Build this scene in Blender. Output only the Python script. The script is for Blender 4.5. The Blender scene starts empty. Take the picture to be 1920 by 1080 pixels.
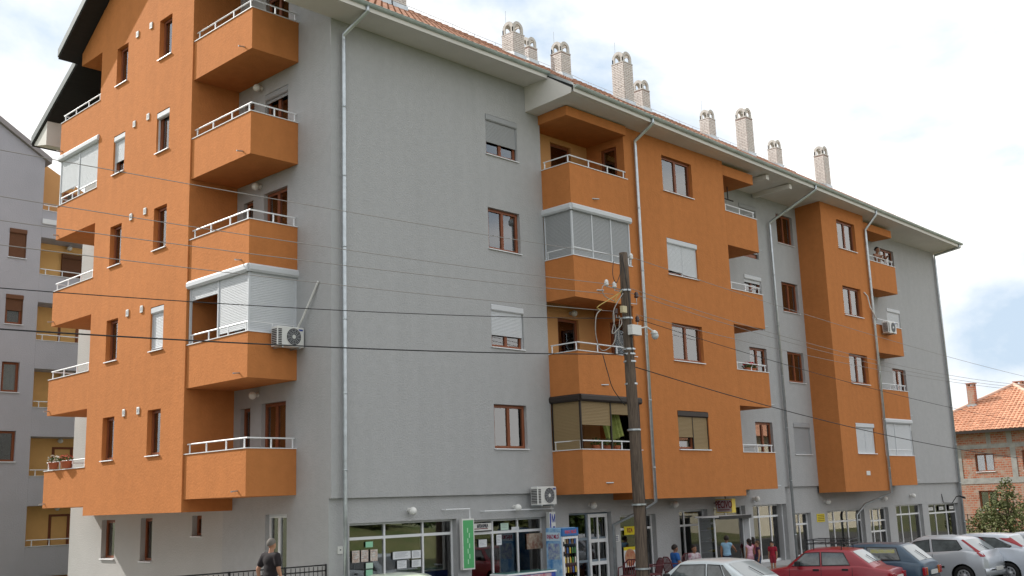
import bpy, math, random
from mathutils import Vector, Matrix
random.seed(7)
R_ = math.radians
SC = bpy.context.scene
COL = SC.collection

# ------------------------------------------------------------------ camera
CF, CX, CY, CZ = 2023.1, -15.745, -21.366, -0.174
YAW, PITCH, ROLL = 0.8045, 0.1961, -0.0341
CAMP = Vector((CX, CY, CZ))
_fw = Vector((math.sin(YAW)*math.cos(PITCH), math.cos(YAW)*math.cos(PITCH), math.sin(PITCH)))
_r = Vector((math.cos(YAW), -math.sin(YAW), 0)); _u = _r.cross(_fw)
_r2 = _r*math.cos(ROLL)+_u*math.sin(ROLL); _u2 = _u*math.cos(ROLL)-_r*math.sin(ROLL)
cam_d = bpy.data.cameras.new('camera'); cam = bpy.data.objects.new('camera', cam_d); COL.objects.link(cam)
cam_d.sensor_width = 36; cam_d.sensor_fit = 'HORIZONTAL'; cam_d.lens = CF/1920*36
cam_d.clip_start = 0.1; cam_d.clip_end = 3000
m = Matrix.Identity(4)
for i in range(3):
    m[i][0] = _r2[i]; m[i][1] = _u2[i]; m[i][2] = -_fw[i]; m[i][3] = CAMP[i]
cam.matrix_world = m
SC.camera = cam
def _ray(px, py): return _fw*CF+_r2*(px-960)+_u2*(540-py)
def onX(px, py, X): d = _ray(px, py); return CAMP+d*((X-CX)/d.x)
def onY(px, py, Y): d = _ray(px, py); return CAMP+d*((Y-CY)/d.y)
def onZ(px, py, Z): d = _ray(px, py); return CAMP+d*((Z-CZ)/d.z)

# ------------------------------------------------------------------ light
LD = Vector((1.0, -2.95, -2.3)).normalized()
w = bpy.data.worlds.new('World'); SC.world = w; w.use_nodes = True
nt = w.node_tree; nt.nodes.clear()
out = nt.nodes.new('ShaderNodeOutputWorld'); bg = nt.nodes.new('ShaderNodeBackground')
sky = nt.nodes.new('ShaderNodeTexSky'); sky.sky_type = 'NISHITA'; sky.sun_disc = False
sky.sun_elevation = math.asin(-LD.z); sky.sun_rotation = math.atan2(-LD.x, -LD.y)
sky.air_density = 1.0; sky.dust_density = 2.5; sky.ozone_density = 1.0
tc = nt.nodes.new('ShaderNodeTexCoord'); mp = nt.nodes.new('ShaderNodeMapping')
mp.inputs['Scale'].default_value = (1, 1, 1.9); mp.inputs['Location'].default_value = (3.03, 2.1, 0.9)
nz = nt.nodes.new('ShaderNodeTexNoise'); nz.inputs['Scale'].default_value = 3.3; nz.inputs['Detail'].default_value = 7; nz.inputs['Roughness'].default_value = 0.52
nz.inputs['Distortion'].default_value = 0.25
rp = nt.nodes.new('ShaderNodeValToRGB'); rp.color_ramp.elements[0].position = 0.37; rp.color_ramp.elements[1].position = 0.53
mul = nt.nodes.new('ShaderNodeMixRGB'); mul.blend_type = 'MULTIPLY'; mul.inputs['Fac'].default_value = 1; mul.inputs['Color2'].default_value = (0.10, 0.10, 0.10, 1)
mix = nt.nodes.new('ShaderNodeMixRGB'); mix.inputs['Color2'].default_value = (1.22, 1.20, 1.18, 1)
haz = nt.nodes.new('ShaderNodeMixRGB'); haz.inputs['Fac'].default_value = 0.86; haz.inputs['Color2'].default_value = (0.63, 0.77, 0.93, 1)
L = nt.links
L.new(tc.outputs['Generated'], mp.inputs['Vector']); L.new(mp.outputs['Vector'], nz.inputs['Vector']); L.new(nz.outputs['Fac'], rp.inputs['Fac'])
L.new(sky.outputs['Color'], mul.inputs['Color1']); L.new(mul.outputs['Color'], haz.inputs['Color1']); L.new(haz.outputs['Color'], mix.inputs['Color1'])
L.new(rp.outputs['Color'], mix.inputs['Fac']); L.new(mix.outputs['Color'], bg.inputs['Color']); bg.inputs['Strength'].default_value = 0.93
L.new(bg.outputs['Background'], out.inputs['Surface'])
sd = bpy.data.lights.new('sun', 'SUN'); sun = bpy.data.objects.new('sun', sd); COL.objects.link(sun)
sd.energy = 5.0; sd.angle = R_(0.55); sd.color = (1.0, 0.96, 0.90)
sun.rotation_euler = LD.to_track_quat('-Z', 'Y').to_euler(); sun.location = (-20, 60, 60)
SC.view_settings.view_transform = 'Standard'; SC.view_settings.look = 'None'
SC.view_settings.exposure = 0.235; SC.view_settings.gamma = 1.0; SC.view_settings.use_curve_mapping = False
SC.cycles.max_bounces = 7; SC.cycles.diffuse_bounces = 3; SC.cycles.glossy_bounces = 3; SC.cycles.transparent_max_bounces = 10
SC.cycles.use_denoising = True; SC.cycles.caustics_reflective = False; SC.cycles.caustics_refractive = False

# ------------------------------------------------------------------ materials
MATS = {}
def mat(name, col, rough=0.8, metal=0.0, var=0.0, vscale=3.0, bump=0.0, bscale=60.0, spec=0.3, col2=None, coat=0.0, stretch=None, alpha=None, emit=None, rnd=0.0, streak=0.0):
    if name in MATS: return MATS[name]
    ma = bpy.data.materials.new(name); ma.use_nodes = True; MATS[name] = ma
    t = ma.node_tree; b = t.nodes['Principled BSDF']
    b.inputs['Base Color'].default_value = (*col, 1); b.inputs['Roughness'].default_value = rough; b.inputs['Metallic'].default_value = metal
    b.inputs['Specular IOR Level'].default_value = spec; b.inputs['Coat Weight'].default_value = coat; b.inputs['Coat Roughness'].default_value = 0.05
    src = None
    if var or bump:
        c = t.nodes.new('ShaderNodeTexCoord'); mpn = t.nodes.new('ShaderNodeMapping'); t.links.new(c.outputs['Object'], mpn.inputs['Vector'])
        if stretch: mpn.inputs['Scale'].default_value = stretch
        vec = mpn.outputs['Vector']
    if var:
        n = t.nodes.new('ShaderNodeTexNoise'); n.inputs['Scale'].default_value = vscale; n.inputs['Detail'].default_value = 6; n.inputs['Roughness'].default_value = 0.6
        t.links.new(vec, n.inputs['Vector'])
        mr = t.nodes.new('ShaderNodeMapRange'); mr.inputs['From Min'].default_value = 0.3; mr.inputs['From Max'].default_value = 0.7
        t.links.new(n.outputs['Fac'], mr.inputs['Value'])
        mx = t.nodes.new('ShaderNodeMixRGB'); c2 = col2 or tuple(x*(1-var) for x in col); c1 = col if col2 else tuple(min(1, x*(1+var*0.5)) for x in col)
        mx.inputs['Color1'].default_value = (*c1, 1); mx.inputs['Color2'].default_value = (*c2, 1)
        t.links.new(mr.outputs['Result'], mx.inputs['Fac']); src = mx.outputs['Color']
    if streak:
        mps = t.nodes.new('ShaderNodeMapping'); mps.inputs['Scale'].default_value = (1.3, 1.3, 0.07); t.links.new(c.outputs['Object'], mps.inputs['Vector'])
        ns = t.nodes.new('ShaderNodeTexNoise'); ns.inputs['Scale'].default_value = 2.2; ns.inputs['Detail'].default_value = 5; t.links.new(mps.outputs['Vector'], ns.inputs['Vector'])
        ms = t.nodes.new('ShaderNodeMapRange'); ms.inputs['From Min'].default_value = 0.35; ms.inputs['From Max'].default_value = 0.7; ms.inputs['To Min'].default_value = 1.0+streak*0.4; ms.inputs['To Max'].default_value = 1.0-streak; t.links.new(ns.outputs['Fac'], ms.inputs['Value'])
        nl = t.nodes.new('ShaderNodeTexNoise'); nl.inputs['Scale'].default_value = 0.23; nl.inputs['Detail'].default_value = 4; t.links.new(c.outputs['Object'], nl.inputs['Vector'])
        ml = t.nodes.new('ShaderNodeMapRange'); ml.inputs['From Min'].default_value = 0.3; ml.inputs['From Max'].default_value = 0.7; ml.inputs['To Min'].default_value = 1.0+streak*0.5; ml.inputs['To Max'].default_value = 1.0-streak*0.7; t.links.new(nl.outputs['Fac'], ml.inputs['Value'])
        mm = t.nodes.new('ShaderNodeMath'); mm.operation = 'MULTIPLY'; t.links.new(ms.outputs['Result'], mm.inputs[0]); t.links.new(ml.outputs['Result'], mm.inputs[1])
        hv = t.nodes.new('ShaderNodeHueSaturation'); t.links.new(mm.outputs['Value'], hv.inputs['Value']); t.links.new(src, hv.inputs['Color']); src = hv.outputs['Color']
    if rnd:
        oi = t.nodes.new('ShaderNodeObjectInfo'); hs = t.nodes.new('ShaderNodeHueSaturation'); mr2 = t.nodes.new('ShaderNodeMapRange')
        mr2.inputs['To Min'].default_value = 1-rnd; mr2.inputs['To Max'].default_value = 1+rnd*0.6
        t.links.new(oi.outputs['Random'], mr2.inputs['Value']); t.links.new(mr2.outputs['Result'], hs.inputs['Value'])
        if src: t.links.new(src, hs.inputs['Color'])
        else: hs.inputs['Color'].default_value = (*col, 1)
        src = hs.outputs['Color']
    if src: t.links.new(src, b.inputs['Base Color'])
    if bump:
        n2 = t.nodes.new('ShaderNodeTexNoise'); n2.inputs['Scale'].default_value = bscale; n2.inputs['Detail'].default_value = 3
        t.links.new(vec, n2.inputs['Vector']); bn = t.nodes.new('ShaderNodeBump'); bn.inputs['Strength'].default_value = 1.0; bn.inputs['Distance'].default_value = bump
        t.links.new(n2.outputs['Fac'], bn.inputs['Height']); t.links.new(bn.outputs['Normal'], b.inputs['Normal'])
    if alpha is not None: b.inputs['Alpha'].default_value = alpha
    return ma
def glassmat(name, tint=(0.75, 0.8, 0.8), refl=1.0, ior=1.5, base=0.0):
    if name in MATS: return MATS[name]
    ma = bpy.data.materials.new(name); ma.use_nodes = True; MATS[name] = ma; t = ma.node_tree; t.nodes.clear()
    o = t.nodes.new('ShaderNodeOutputMaterial'); mx = t.nodes.new('ShaderNodeMixShader'); tr = t.nodes.new('ShaderNodeBsdfTransparent'); gl = t.nodes.new('ShaderNodeBsdfGlossy')
    fr = t.nodes.new('ShaderNodeFresnel'); fr.inputs['IOR'].default_value = ior
    ad = t.nodes.new('ShaderNodeMath'); ad.operation = 'ADD'; ad.inputs[1].default_value = base; ad.use_clamp = True
    tr.inputs['Color'].default_value = (*tint, 1); gl.inputs['Roughness'].default_value = 0.015; gl.inputs['Color'].default_value = (refl, refl, refl, 1)
    t.links.new(fr.outputs['Fac'], ad.inputs[0]); t.links.new(ad.outputs['Value'], mx.inputs['Fac']); t.links.new(tr.outputs['BSDF'], mx.inputs[1]); t.links.new(gl.outputs['BSDF'], mx.inputs[2]); t.links.new(mx.outputs['Shader'], o.inputs['Surface'])
    return ma

GRAY = mat('plaster_gray', (0.440, 0.443, 0.445), 0.92, var=0.05, vscale=5, bump=0.012, bscale=22, spec=0.15, streak=0.03)
ORANGE = mat('plaster_orange', (0.545, 0.207, 0.067), 0.92, var=0.07, vscale=4.5, bump=0.010, bscale=16, spec=0.15, streak=0.05)
PEACH = mat('plaster_peach', (0.68, 0.36, 0.15), 0.92, var=0.05, vscale=1.2, bump=0.006, bscale=30, spec=0.15)
LIGHTG = mat('plaster_pale', (0.47, 0.465, 0.45), 0.92, var=0.06, vscale=0.8, bump=0.01, bscale=22, spec=0.15)
SOFFIT = mat('soffit_plaster', (0.73, 0.705, 0.66), 0.9, var=0.06, vscale=0.9, bump=0.004, bscale=20, spec=0.15)
DARKW = mat('dark_soffit_boards', (0.022, 0.022, 0.021), 0.7, var=0.3, vscale=6, stretch=(0.3, 6, 6))
WOOD = mat('window_wood', (0.27, 0.082, 0.032), 0.45, var=0.25, vscale=9, stretch=(4, 4, 0.6), spec=0.4)
WHITE = mat('white_metal', (0.78, 0.79, 0.80), 0.35, spec=0.5)
ALU = mat('white_aluminium_frame', (0.76, 0.77, 0.78), 0.4, spec=0.5)
GALV = mat('galvanised_steel', (0.52, 0.56, 0.58), 0.33, metal=0.75, var=0.2, vscale=5)
GUTTER = mat('gutter_metal', (0.46, 0.53, 0.50), 0.45, metal=0.15, var=0.2, vscale=2)
SHUTW = mat('shutter_white', (0.62, 0.64, 0.66), 0.5)
SHUTG = mat('shutter_grey', (0.36, 0.37, 0.38), 0.55)
SHUTB = mat('shutter_beige', (0.30, 0.215, 0.11), 0.55)
BROWNM = mat('dark_brown_metal', (0.035, 0.026, 0.022), 0.45)
CURT = mat('curtain_lace', (0.86, 0.87, 0.88), 0.95, var=0.2, vscale=14, stretch=(6, 1, 0.5))
CURTS = mat('curtain_striped', (0.80, 0.86, 0.92), 0.95, var=0.5, vscale=5, stretch=(0.4, 0.4, 3))
CURTG = mat('curtain_green', (0.30, 0.34, 0.10), 0.95, var=0.3, vscale=9)
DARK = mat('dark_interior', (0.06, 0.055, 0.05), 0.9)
ROOMW = mat('interior_wall', (0.30, 0.27, 0.23), 0.9, var=0.2, vscale=1.5)
GLASS = glassmat('window_glass', (0.86, 0.89, 0.89), 0.95, 1.5, 0.17)
SHOPG = glassmat('shop_glass', (0.72, 0.75, 0.76), 0.95, 1.5, 0.14)
CARG = glassmat('car_glass', (0.42, 0.47, 0.47), 0.95, 1.5, 0.05)
TILE = mat('roof_tile_clay', (0.41, 0.215, 0.14), 0.85, var=0.5, vscale=2.6, rnd=0.25)
BRICKP = mat('chimney_brick', (0.74, 0.71, 0.67), 0.9, var=0.18, vscale=9, bump=0.004)
MORTAR = mat('mortar', (0.36, 0.28, 0.25), 0.95)
CONC = mat('concrete', (0.36, 0.35, 0.33), 0.95, var=0.25, vscale=2.5, bump=0.006, bscale=30)
ASPH = mat('asphalt', (0.10, 0.098, 0.095), 0.95, var=0.3, vscale=1.2, bump=0.004, bscale=90)
PAVEM = mat('paving', (0.36, 0.35, 0.33), 0.95, var=0.2, vscale=2, bump=0.004, bscale=40)
BLACKM = mat('black_metal', (0.012, 0.012, 0.014), 0.45, spec=0.4)
LAMPG = mat('lamp_globe', (0.80, 0.80, 0.77), 0.25, spec=0.5)
PLW = mat('white_plastic', (0.72, 0.72, 0.69), 0.45, spec=0.4)
GRILLE = mat('grille_dark', (0.05, 0.05, 0.055), 0.6)
RUB = mat('rubber', (0.015, 0.015, 0.015), 0.75)
TERRA = mat('terracotta', (0.42, 0.13, 0.06), 0.8)
STEM = mat('plant_stem', (0.08, 0.12, 0.035), 0.8, var=0.3)

# ------------------------------------------------------------------ mesh helpers
ORG = {}
class MB:
    def __init__(s): s.v = []; s.f = []
    def quad(s, *p):
        n = len(s.v); s.v += [tuple(q) for q in p]; s.f.append(tuple(range(n, n+len(p)))); return s
    def box(s, x0, x1, y0, y1, z0, z1):
        n = len(s.v); s.v += [(x, y, z) for z in (z0, z1) for y in (y0, y1) for x in (x0, x1)]
        s.f += [tuple(n+i for i in q) for q in ((0, 2, 3, 1), (4, 5, 7, 6), (0, 1, 5, 4), (2, 6, 7, 3), (0, 4, 6, 2), (1, 3, 7, 5))]; return s
    def bevbox(s, x0, x1, y0, y1, z0, z1, b=0.01):
        # box with chamfered vertical and top edges
        lay = [(z0, 0), (z1-b, 0), (z1, b)]; n = len(s.v)
        for z, i in lay:
            a0, a1, c0, c1 = x0+i, x1-i, y0+i, y1-i
            s.v += [(a0+b, c0, z), (a1-b, c0, z), (a1, c0+b, z), (a1, c1-b, z), (a1-b, c1, z), (a0+b, c1, z), (a0, c1-b, z), (a0, c0+b, z)]
        for k in range(2):
            for i in range(8): s.f.append((n+k*8+i, n+k*8+(i+1) % 8, n+k*8+8+(i+1) % 8, n+k*8+8+i))
        s.f.append(tuple(n+7-i for i in range(8))); s.f.append(tuple(n+16+i for i in range(8))); return s
    def tube(s, path, r, n=8, cap=True):
        path = [Vector(p) for p in path]; base = len(s.v); rr = r if isinstance(r, (list, tuple)) else [r]*len(path)
        for i, p in enumerate(path):
            d = (path[min(i+1, len(path)-1)]-path[max(i-1, 0)]).normalized()
            a = d.cross(Vector((0, 0, 1)));  a = a.normalized() if a.length > 0.05 else d.cross(Vector((0, 1, 0))).normalized()
            b = d.cross(a)
            for k in range(n):
                t = 2*math.pi*k/n; s.v.append(tuple(p+(a*math.cos(t)+b*math.sin(t))*rr[i]))
        for i in range(len(path)-1):
            for k in range(n):
                q = base+i*n; s.f.append((q+k, q+n+k, q+n+(k+1) % n, q+(k+1) % n))
        if cap:
            s.f.append(tuple(base+k for k in range(n))); q = base+(len(path)-1)*n; s.f.append(tuple(q+n-1-k for k in range(n)))
        return s
    def lathe(s, c, prof, n=16, axis='z'):
        base = len(s.v); c = Vector(c)
        for (r, h) in prof:
            for k in range(n):
                t = 2*math.pi*k/n; a, b = r*math.cos(t), r*math.sin(t)
                s.v.append(tuple(c+(Vector((a, b, h)) if axis == 'z' else Vector((a, h, b)) if axis == 'y' else Vector((h, a, b)))))
        for i in range(len(prof)-1):
            for k in range(n):
                q = base+i*n; s.f.append((q+k, q+(k+1) % n, q+n+(k+1) % n, q+n+k))
        return s
    def sphere(s, c, rx, ry=None, rz=None, n=12, m=8):
        ry = ry or rx; rz = rz or rx; base = len(s.v)
        for i in range(m+1):
            ph = math.pi*i/m
            for k in range(n):
                t = 2*math.pi*k/n; s.v.append((c[0]+rx*math.sin(ph)*math.cos(t), c[1]+ry*math.sin(ph)*math.sin(t), c[2]-rz*math.cos(ph)))
        for i in range(m):
            for k in range(n):
                q = base+i*n; s.f.append((q+k, q+(k+1) % n, q+n+(k+1) % n, q+n+k))
        return s
    def prism(s, pts, ax, a, b):
        # polygon pts in the plane normal to axis ax, extruded from a to b
        def P(p, t): return (t, p[0], p[1]) if ax == 'x' else (p[0], t, p[1]) if ax == 'y' else (p[0], p[1], t)
        n = len(s.v); k = len(pts); s.v += [P(p, a) for p in pts]+[P(p, b) for p in pts]
        for i in range(k): s.f.append((n+i, n+(i+1) % k, n+k+(i+1) % k, n+k+i))
        s.f.append(tuple(n+k-1-i for i in range(k))); s.f.append(tuple(n+k+i for i in range(k))); return s
    def mesh(s, name, mt, off=(0, 0, 0), smooth=False):
        me = bpy.data.meshes.new(name); o = Vector(off)
        me.from_pydata([(p[0]-o.x, p[1]-o.y, p[2]-o.z) for p in s.v], [], s.f)
        if smooth: me.polygons.foreach_set('use_smooth', [True]*len(me.polygons))
        me.materials.append(mt); me.update(); return me
    def build(s, name, mt, parent=None, smooth=False):
        off = ORG.get(parent.name, Vector()) if parent else Vector()
        o = bpy.data.objects.new(name, s.mesh(name, mt, off, smooth)); COL.objects.link(o)
        if parent: o.parent = parent; ORG[o.name] = off
        else: ORG[o.name] = Vector()
        return o
def tag(o, label, cat, group=None, kind=None):
    if label: o['label'] = label
    if cat: o['category'] = cat
    if group: o['group'] = group
    if kind: o['kind'] = kind
    return o
def empty(name, loc=(0, 0, 0), rz=0.0):
    o = bpy.data.objects.new(name, None); COL.objects.link(o); o.location = loc; o.rotation_euler = (0, 0, rz); o.empty_display_size = 0.2
    ORG[o.name] = Vector(loc) if rz == 0 else Vector()
    return o
def thing(name, label, cat, loc=(0, 0, 0), rz=None, group=None):
    o = empty(name, loc, rz or 0.0)
    if rz is not None: ORG[o.name] = Vector()      # local coordinates
    return tag(o, label, cat, group)
def inst(name, me, parent, loc, rot=(0, 0, 0), scl=None):
    o = bpy.data.objects.new(name, me); COL.objects.link(o); o.parent = parent
    if parent is not None and loc is not None: o.location = Vector(loc)-ORG.get(parent.name, Vector())
    elif loc is not None: o.location = loc
    o.rotation_euler = rot
    if scl: o.scale = scl
    ORG[o.name] = Vector()
    return o
def textmesh(body, size, mt, parent, loc, rot, name='lettering', bold=0.0, sx=1.0, align='CENTER'):
    cu = bpy.data.curves.new('t', 'FONT'); cu.body = body; cu.size = size; cu.align_x = align; cu.align_y = 'CENTER'; cu.offset = bold; cu.extrude = 0.002; cu.resolution_u = 3
    t = bpy.data.objects.new('t', cu); COL.objects.link(t); dg = bpy.context.evaluated_depsgraph_get(); dg.update()
    me = bpy.data.meshes.new_from_object(t.evaluated_get(dg)); bpy.data.objects.remove(t); me.materials.clear(); me.materials.append(mt)
    return inst(name, me, parent, loc, rot, (sx, 1, 1))
FACEY = (R_(90), 0, 0)            # text standing up, facing -Y
FACEX = (R_(90), 0, R_(-90))      # text standing up, facing -X

# ------------------------------------------------------------------ ground
PAVE, ROAD = -2.75, -3.05
g = MB()
def gz(x, y):
    d = -20.0-y
    return ROAD-0.06+(0 if d < 0 else min(2.4, d*0.45)*max(0.1, min(1.0, (44-x)/26)))
gx = [-600, -120, -60, -40]+list(range(-36, 62, 4))+[80, 140, 700]; gy = [-600, -120, -60, -44, -36]+[-32+i*1.5 for i in range(9)]+[-18.5, 0, 40, 120, 700]
for y in gy:
    for x in gx:
        z = gz(x, y)+(random.uniform(-.12, .12) if y < -22 and -40 < x < 70 and y > -50 else 0)
        if -19 < x < -12 and y < -18.6: z = min(z, -1.8)
        g.v.append((x, y, z))
nxx = len(gx)
for j in range(len(gy)-1):
    for i in range(nxx-1): g.f.append((j*nxx+i, j*nxx+i+1, (j+1)*nxx+i+1, (j+1)*nxx+i))
EARTH = mat('earth_and_grass', (0.14, 0.125, 0.06), 0.95, var=0.6, vscale=0.6, col2=(0.055, 0.085, 0.022), bump=0.03, bscale=8)
tag(g.build('ground', EARTH), None, None, kind='structure')
rd = MB().box(-60, 58, -17.5, -3.3, ROAD-0.2, ROAD); tag(rd.build('road', ASPH), None, None, kind='structure')
pv = MB().box(0.0, 52, -3.05, 0.4, PAVE-0.3, PAVE)
pv = pv.build('pavement', PAVEM); tag(pv, None, None, kind='structure')
kb = MB()
for i in range(52): kb.box(i+0.005, i+0.995, -3.29, -3.05, PAVE-0.3, PAVE+0.012)
kb.build('kerb', CONC, pv)
tr = MB().box(-9, -0.02, -1.6, 14, PAVE-0.3, -2.53).build('terrace', PAVEM); tag(tr, None, None, kind='structure')

# ------------------------------------------------------------------ wall with openings
def wallmesh(mb, ax, co, u0, u1, z0, z1, ops, depth):
    us = sorted({u0, u1, *[o[0] for o in ops], *[o[1] for o in ops]}); zs = sorted({z0, z1, *[o[2] for o in ops], *[o[3] for o in ops]})
    def P(u, z, d=0): return (co+d, u, z) if ax == 'X' else (u, co+d, z)
    for i in range(len(us)-1):
        for j in range(len(zs)-1):
            cu, cz = (us[i]+us[i+1])/2, (zs[j]+zs[j+1])/2
            if any(o[0] < cu < o[1] and o[2] < cz < o[3] for o in ops): continue
            mb.quad(P(us[i], zs[j]), P(us[i+1], zs[j]), P(us[i+1], zs[j+1]), P(us[i], zs[j+1]))
    for (a, b, c, d) in ops:
        mb.quad(P(a, c), P(a, c, depth), P(a, d, depth), P(a, d)); mb.quad(P(b, c), P(b, d), P(b, d, depth), P(b, c, depth))
        mb.quad(P(a, d), P(a, d, depth), P(b, d, depth), P(b, d)); mb.quad(P(a, c), P(b, c), P(b, c, depth), P(a, c, depth))
    return mb

# ------------------------------------------------------------------ window assembly (local: x right, y inward, z up, origin = lower left of opening)
MC = {}
def cmesh(key, fn, mt, smooth=False):
    if key not in MC: MC[key] = fn().mesh(key[0], mt, (0, 0, 0), smooth)
    return MC[key]
def f_frame(w, h, n, y, fw=0.055, door=False, transom=None):
    def fn():
        b = MB(); t = 0.07
        b.box(0, fw, y, y+t, 0, h).box(w-fw, w, y, y+t, 0, h).box(fw, w-fw, y, y+t, 0, fw).box(fw, w-fw, y, y+t, h-fw, h)
        sw = (w-2*fw)/n; e = 0.045; zb = 0.09 if not door else 0.25
        for i in range(n):
            x0 = fw+i*sw+0.004; x1 = fw+(i+1)*sw-0.004; y0 = y-0.018; y1 = y+t-0.02; z0 = fw-0.012; z1 = h-fw+0.012
            b.box(x0, x0+e, y0, y1, z0, z1).box(x1-e, x1, y0, y1, z0, z1).box(x0+e, x1-e, y0, y1, z0, z0+zb*0.6).box(x0+e, x1-e, y0, y1, z1-e, z1)
            if transom: b.box(x0+e, x1-e, y0, y1, transom, transom+e)
        return b
    return fn
def f_pane(x0, x1, z0, z1, y):
    return lambda: MB().box(x0, x1, y, y+0.012, z0, z1)
def f_curt(w, h, amp=0.02):
    def fn():
        b = MB(); n = max(6, int(w/0.05))
        for i in range(n):
            xa, xb = w*i/n, w*(i+1)/n; ya, yb = (amp*math.sin(i*1.9+0.4*math.sin(i)) for i in (i, i+1))
            b.quad((xa, ya, 0), (xb, yb, 0), (xb, yb, h), (xa, ya, h))
        return b
    return fn
def f_slats(w, h, p=0.042, t=0.008):
    def fn():
        b = MB(); n = max(1, int(round(h/p))); q = h/n
        for i in range(n):
            z = i*q
            b.quad((0, 0, z), (w, 0, z), (w, -t, z+q*0.22), (0, -t, z+q*0.22)); b.quad((0, -t, z+q*0.22), (w, -t, z+q*0.22), (w, -t, z+q*0.78), (0, -t, z+q*0.78)); b.quad((0, -t, z+q*0.78), (w, -t, z+q*0.78), (w, 0, z+q), (0, 0, z+q))
        b.box(0, w, 0.002, 0.012, 0, h)
        return b
    return fn
def window(root, face, at, w, h, wall_d=0.16, n=2, curtain=None, shut=None, sill=True, frame=WOOD, glass=None, door=False, name='window', curt_range=(0, 1), tilt=0, shutm=None, boxm=None, mullrail=False):
    """face 'Y' (looks to -Y) or 'X' (looks to -X); at = lower left corner of the opening seen from outside, on the wall plane"""
    rot = (0, 0, 0) if face == 'Y' else (0, 0, R_(-90))
    fy = wall_d-0.06
    key = ('frame', round(w, 3), round(h, 3), n, fy, door)
    wo = inst(name, cmesh(key, f_frame(w, h, n, fy, door=door), frame) if frame is WOOD else f_frame(w, h, n, fy, door=door)().mesh('frame', frame), root, at, rot)
    sw = (w-0.11)/n
    for i in range(n):
        x0, x1 = 0.055+i*sw+0.045, 0.055+(i+1)*sw-0.045
        inst('pane', cmesh(('pane', round(x1-x0, 3), round(h, 3)), f_pane(0, x1-x0, 0.09, h-0.09, 0), glass or GLASS), wo, (x0, fy+0.02, 0))
    if curtain:
        cw = (w-0.1)*(curt_range[1]-curt_range[0])
        inst('curtain', cmesh(('curtain', round(cw, 2), round(h, 2), curtain.name), f_curt(cw, h-0.08), curtain), wo, (0.05+(w-0.1)*curt_range[0], fy+0.085, 0.04))
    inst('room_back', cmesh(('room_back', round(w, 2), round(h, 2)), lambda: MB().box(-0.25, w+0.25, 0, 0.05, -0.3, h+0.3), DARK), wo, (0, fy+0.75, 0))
    if sill:
        inst('sill', cmesh(('sill', round(w, 3)), lambda: MB().prism([(-0.045, -0.012), (fy, 0.012), (fy, 0.03), (-0.045, 0.014), (-0.05, -0.012)], 'x', -0.025, w+0.025), WHITE), wo, (0, 0, 0))
    if shut is not None:
        sm = shutm or SHUTW; bm_ = boxm or sm; bh = 0.19; y = fy-0.085
        inst('shutter_box', cmesh(('shutter_box', round(w, 3), bm_.name), lambda: MB().prism([(y-0.05, h-bh+0.03), (y-0.02, h-bh), (y+0.06, h-bh), (y+0.06, h-0.004), (y-0.02, h-0.004), (y-0.05, h-0.03)], 'x', 0.004, w-0.004), bm_), wo, (0, 0, 0))
        parts = shut if isinstance(shut, (list, tuple)) else [shut]
        k = len(parts); pw = (w-0.06)/k
        for i, fr in enumerate(parts):
            hh = (h-bh)*fr
            if hh > 0.05: inst('roller_shutter', cmesh(('roller_shutter', round(pw, 2), round(hh, 2), sm.name), f_slats(pw-0.02, hh), sm), wo, (0.03+i*pw+0.01, y+0.02, h-bh-hh))
        for xr in [0.003, w-0.03]+([w/2-0.014] if k > 1 else []):
            inst('shutter_rail', cmesh(('shutter_rail', round(h, 2), bm_.name), lambda: MB().box(0, 0.027, y, y+0.05, 0.02, h-bh), bm_), wo, (xr, 0, 0))
    return wo

# ================================================================== APARTMENT BUILDING
H = 2.85
XG, YG0, YG1, YL, YB, XB = -1.485, 4.367, 10.035, 12.863, 1.443, -1.44
ZGB = -0.138
A0, A1, E0, E1 = 5.557, 6.882, 7.922, 10.75
YV, YE, F1, F2 = -1.053, -1.143, 16.468, 18.543
G0, G1, G2, YV3, YV4 = 24.285, 28.09, 31.345, -0.654, -0.432
YR, XR = 0.5, 38.12
ZWS, ZWT = 1.293, 2.540; GWS, GWT = 1.374, 2.619
ZB, ZC = 1.2415, -0.0095; ZB2, ZC2 = 1.3155, 0.183; ZLT, ZLB = 1.255, 0.130
ZVB, ZL = -0.2087, 0.063
BL = thing('apartment_building', 'grey and orange apartment block with balconies, tiled roof and ground floor shops', 'building', (0, 0, PAVE))
RIDGEY = 7.15
def drift(x): return max(0.0, x-7.3)*0.0376
def zs(y): return 17.58-0.665*abs(y-RIDGEY)       # underside of roof at the gable

# --- gable: orange volume
ops = []; WA = (8.266, 8.987); WBc = (5.587, 6.314)
for k in range(5):
    for a, b in (WA, WBc): ops.append((a, b, GWS+k*H, GWT+k*H))
mb = MB(); wallmesh(mb, 'X', XG, YG0, YG1, ZGB, 15.3, ops, 0.2)
mb.quad((XG, YG0, 15.3), (XG, YG0, zs(YG0)), (XG, RIDGEY, zs(RIDGEY)), (XG, YG1, zs(YG1)), (XG, YG1, 15.3))
zt = 14.27; ya = 11.5
mb.quad((XG, YG1, zt), (XG, YG1, zs(YG1)), (XG, ya, zs(ya)), (XG, ya, zt))
mb.quad((XG, YG0, ZGB), (0.2, YG0, ZGB), (0.2, YG0, 15.9), (XG, YG0, 15.9))
mb.quad((XG, YG1, ZGB), (XG, YG1, 15.9), (0.2, YG1, 15.9), (0.2, YG1, ZGB))
mb.quad((XG, YG0, ZGB), (XG, YG1, ZGB), (0.2, YG1, ZGB), (0.2, YG0, ZGB))
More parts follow.
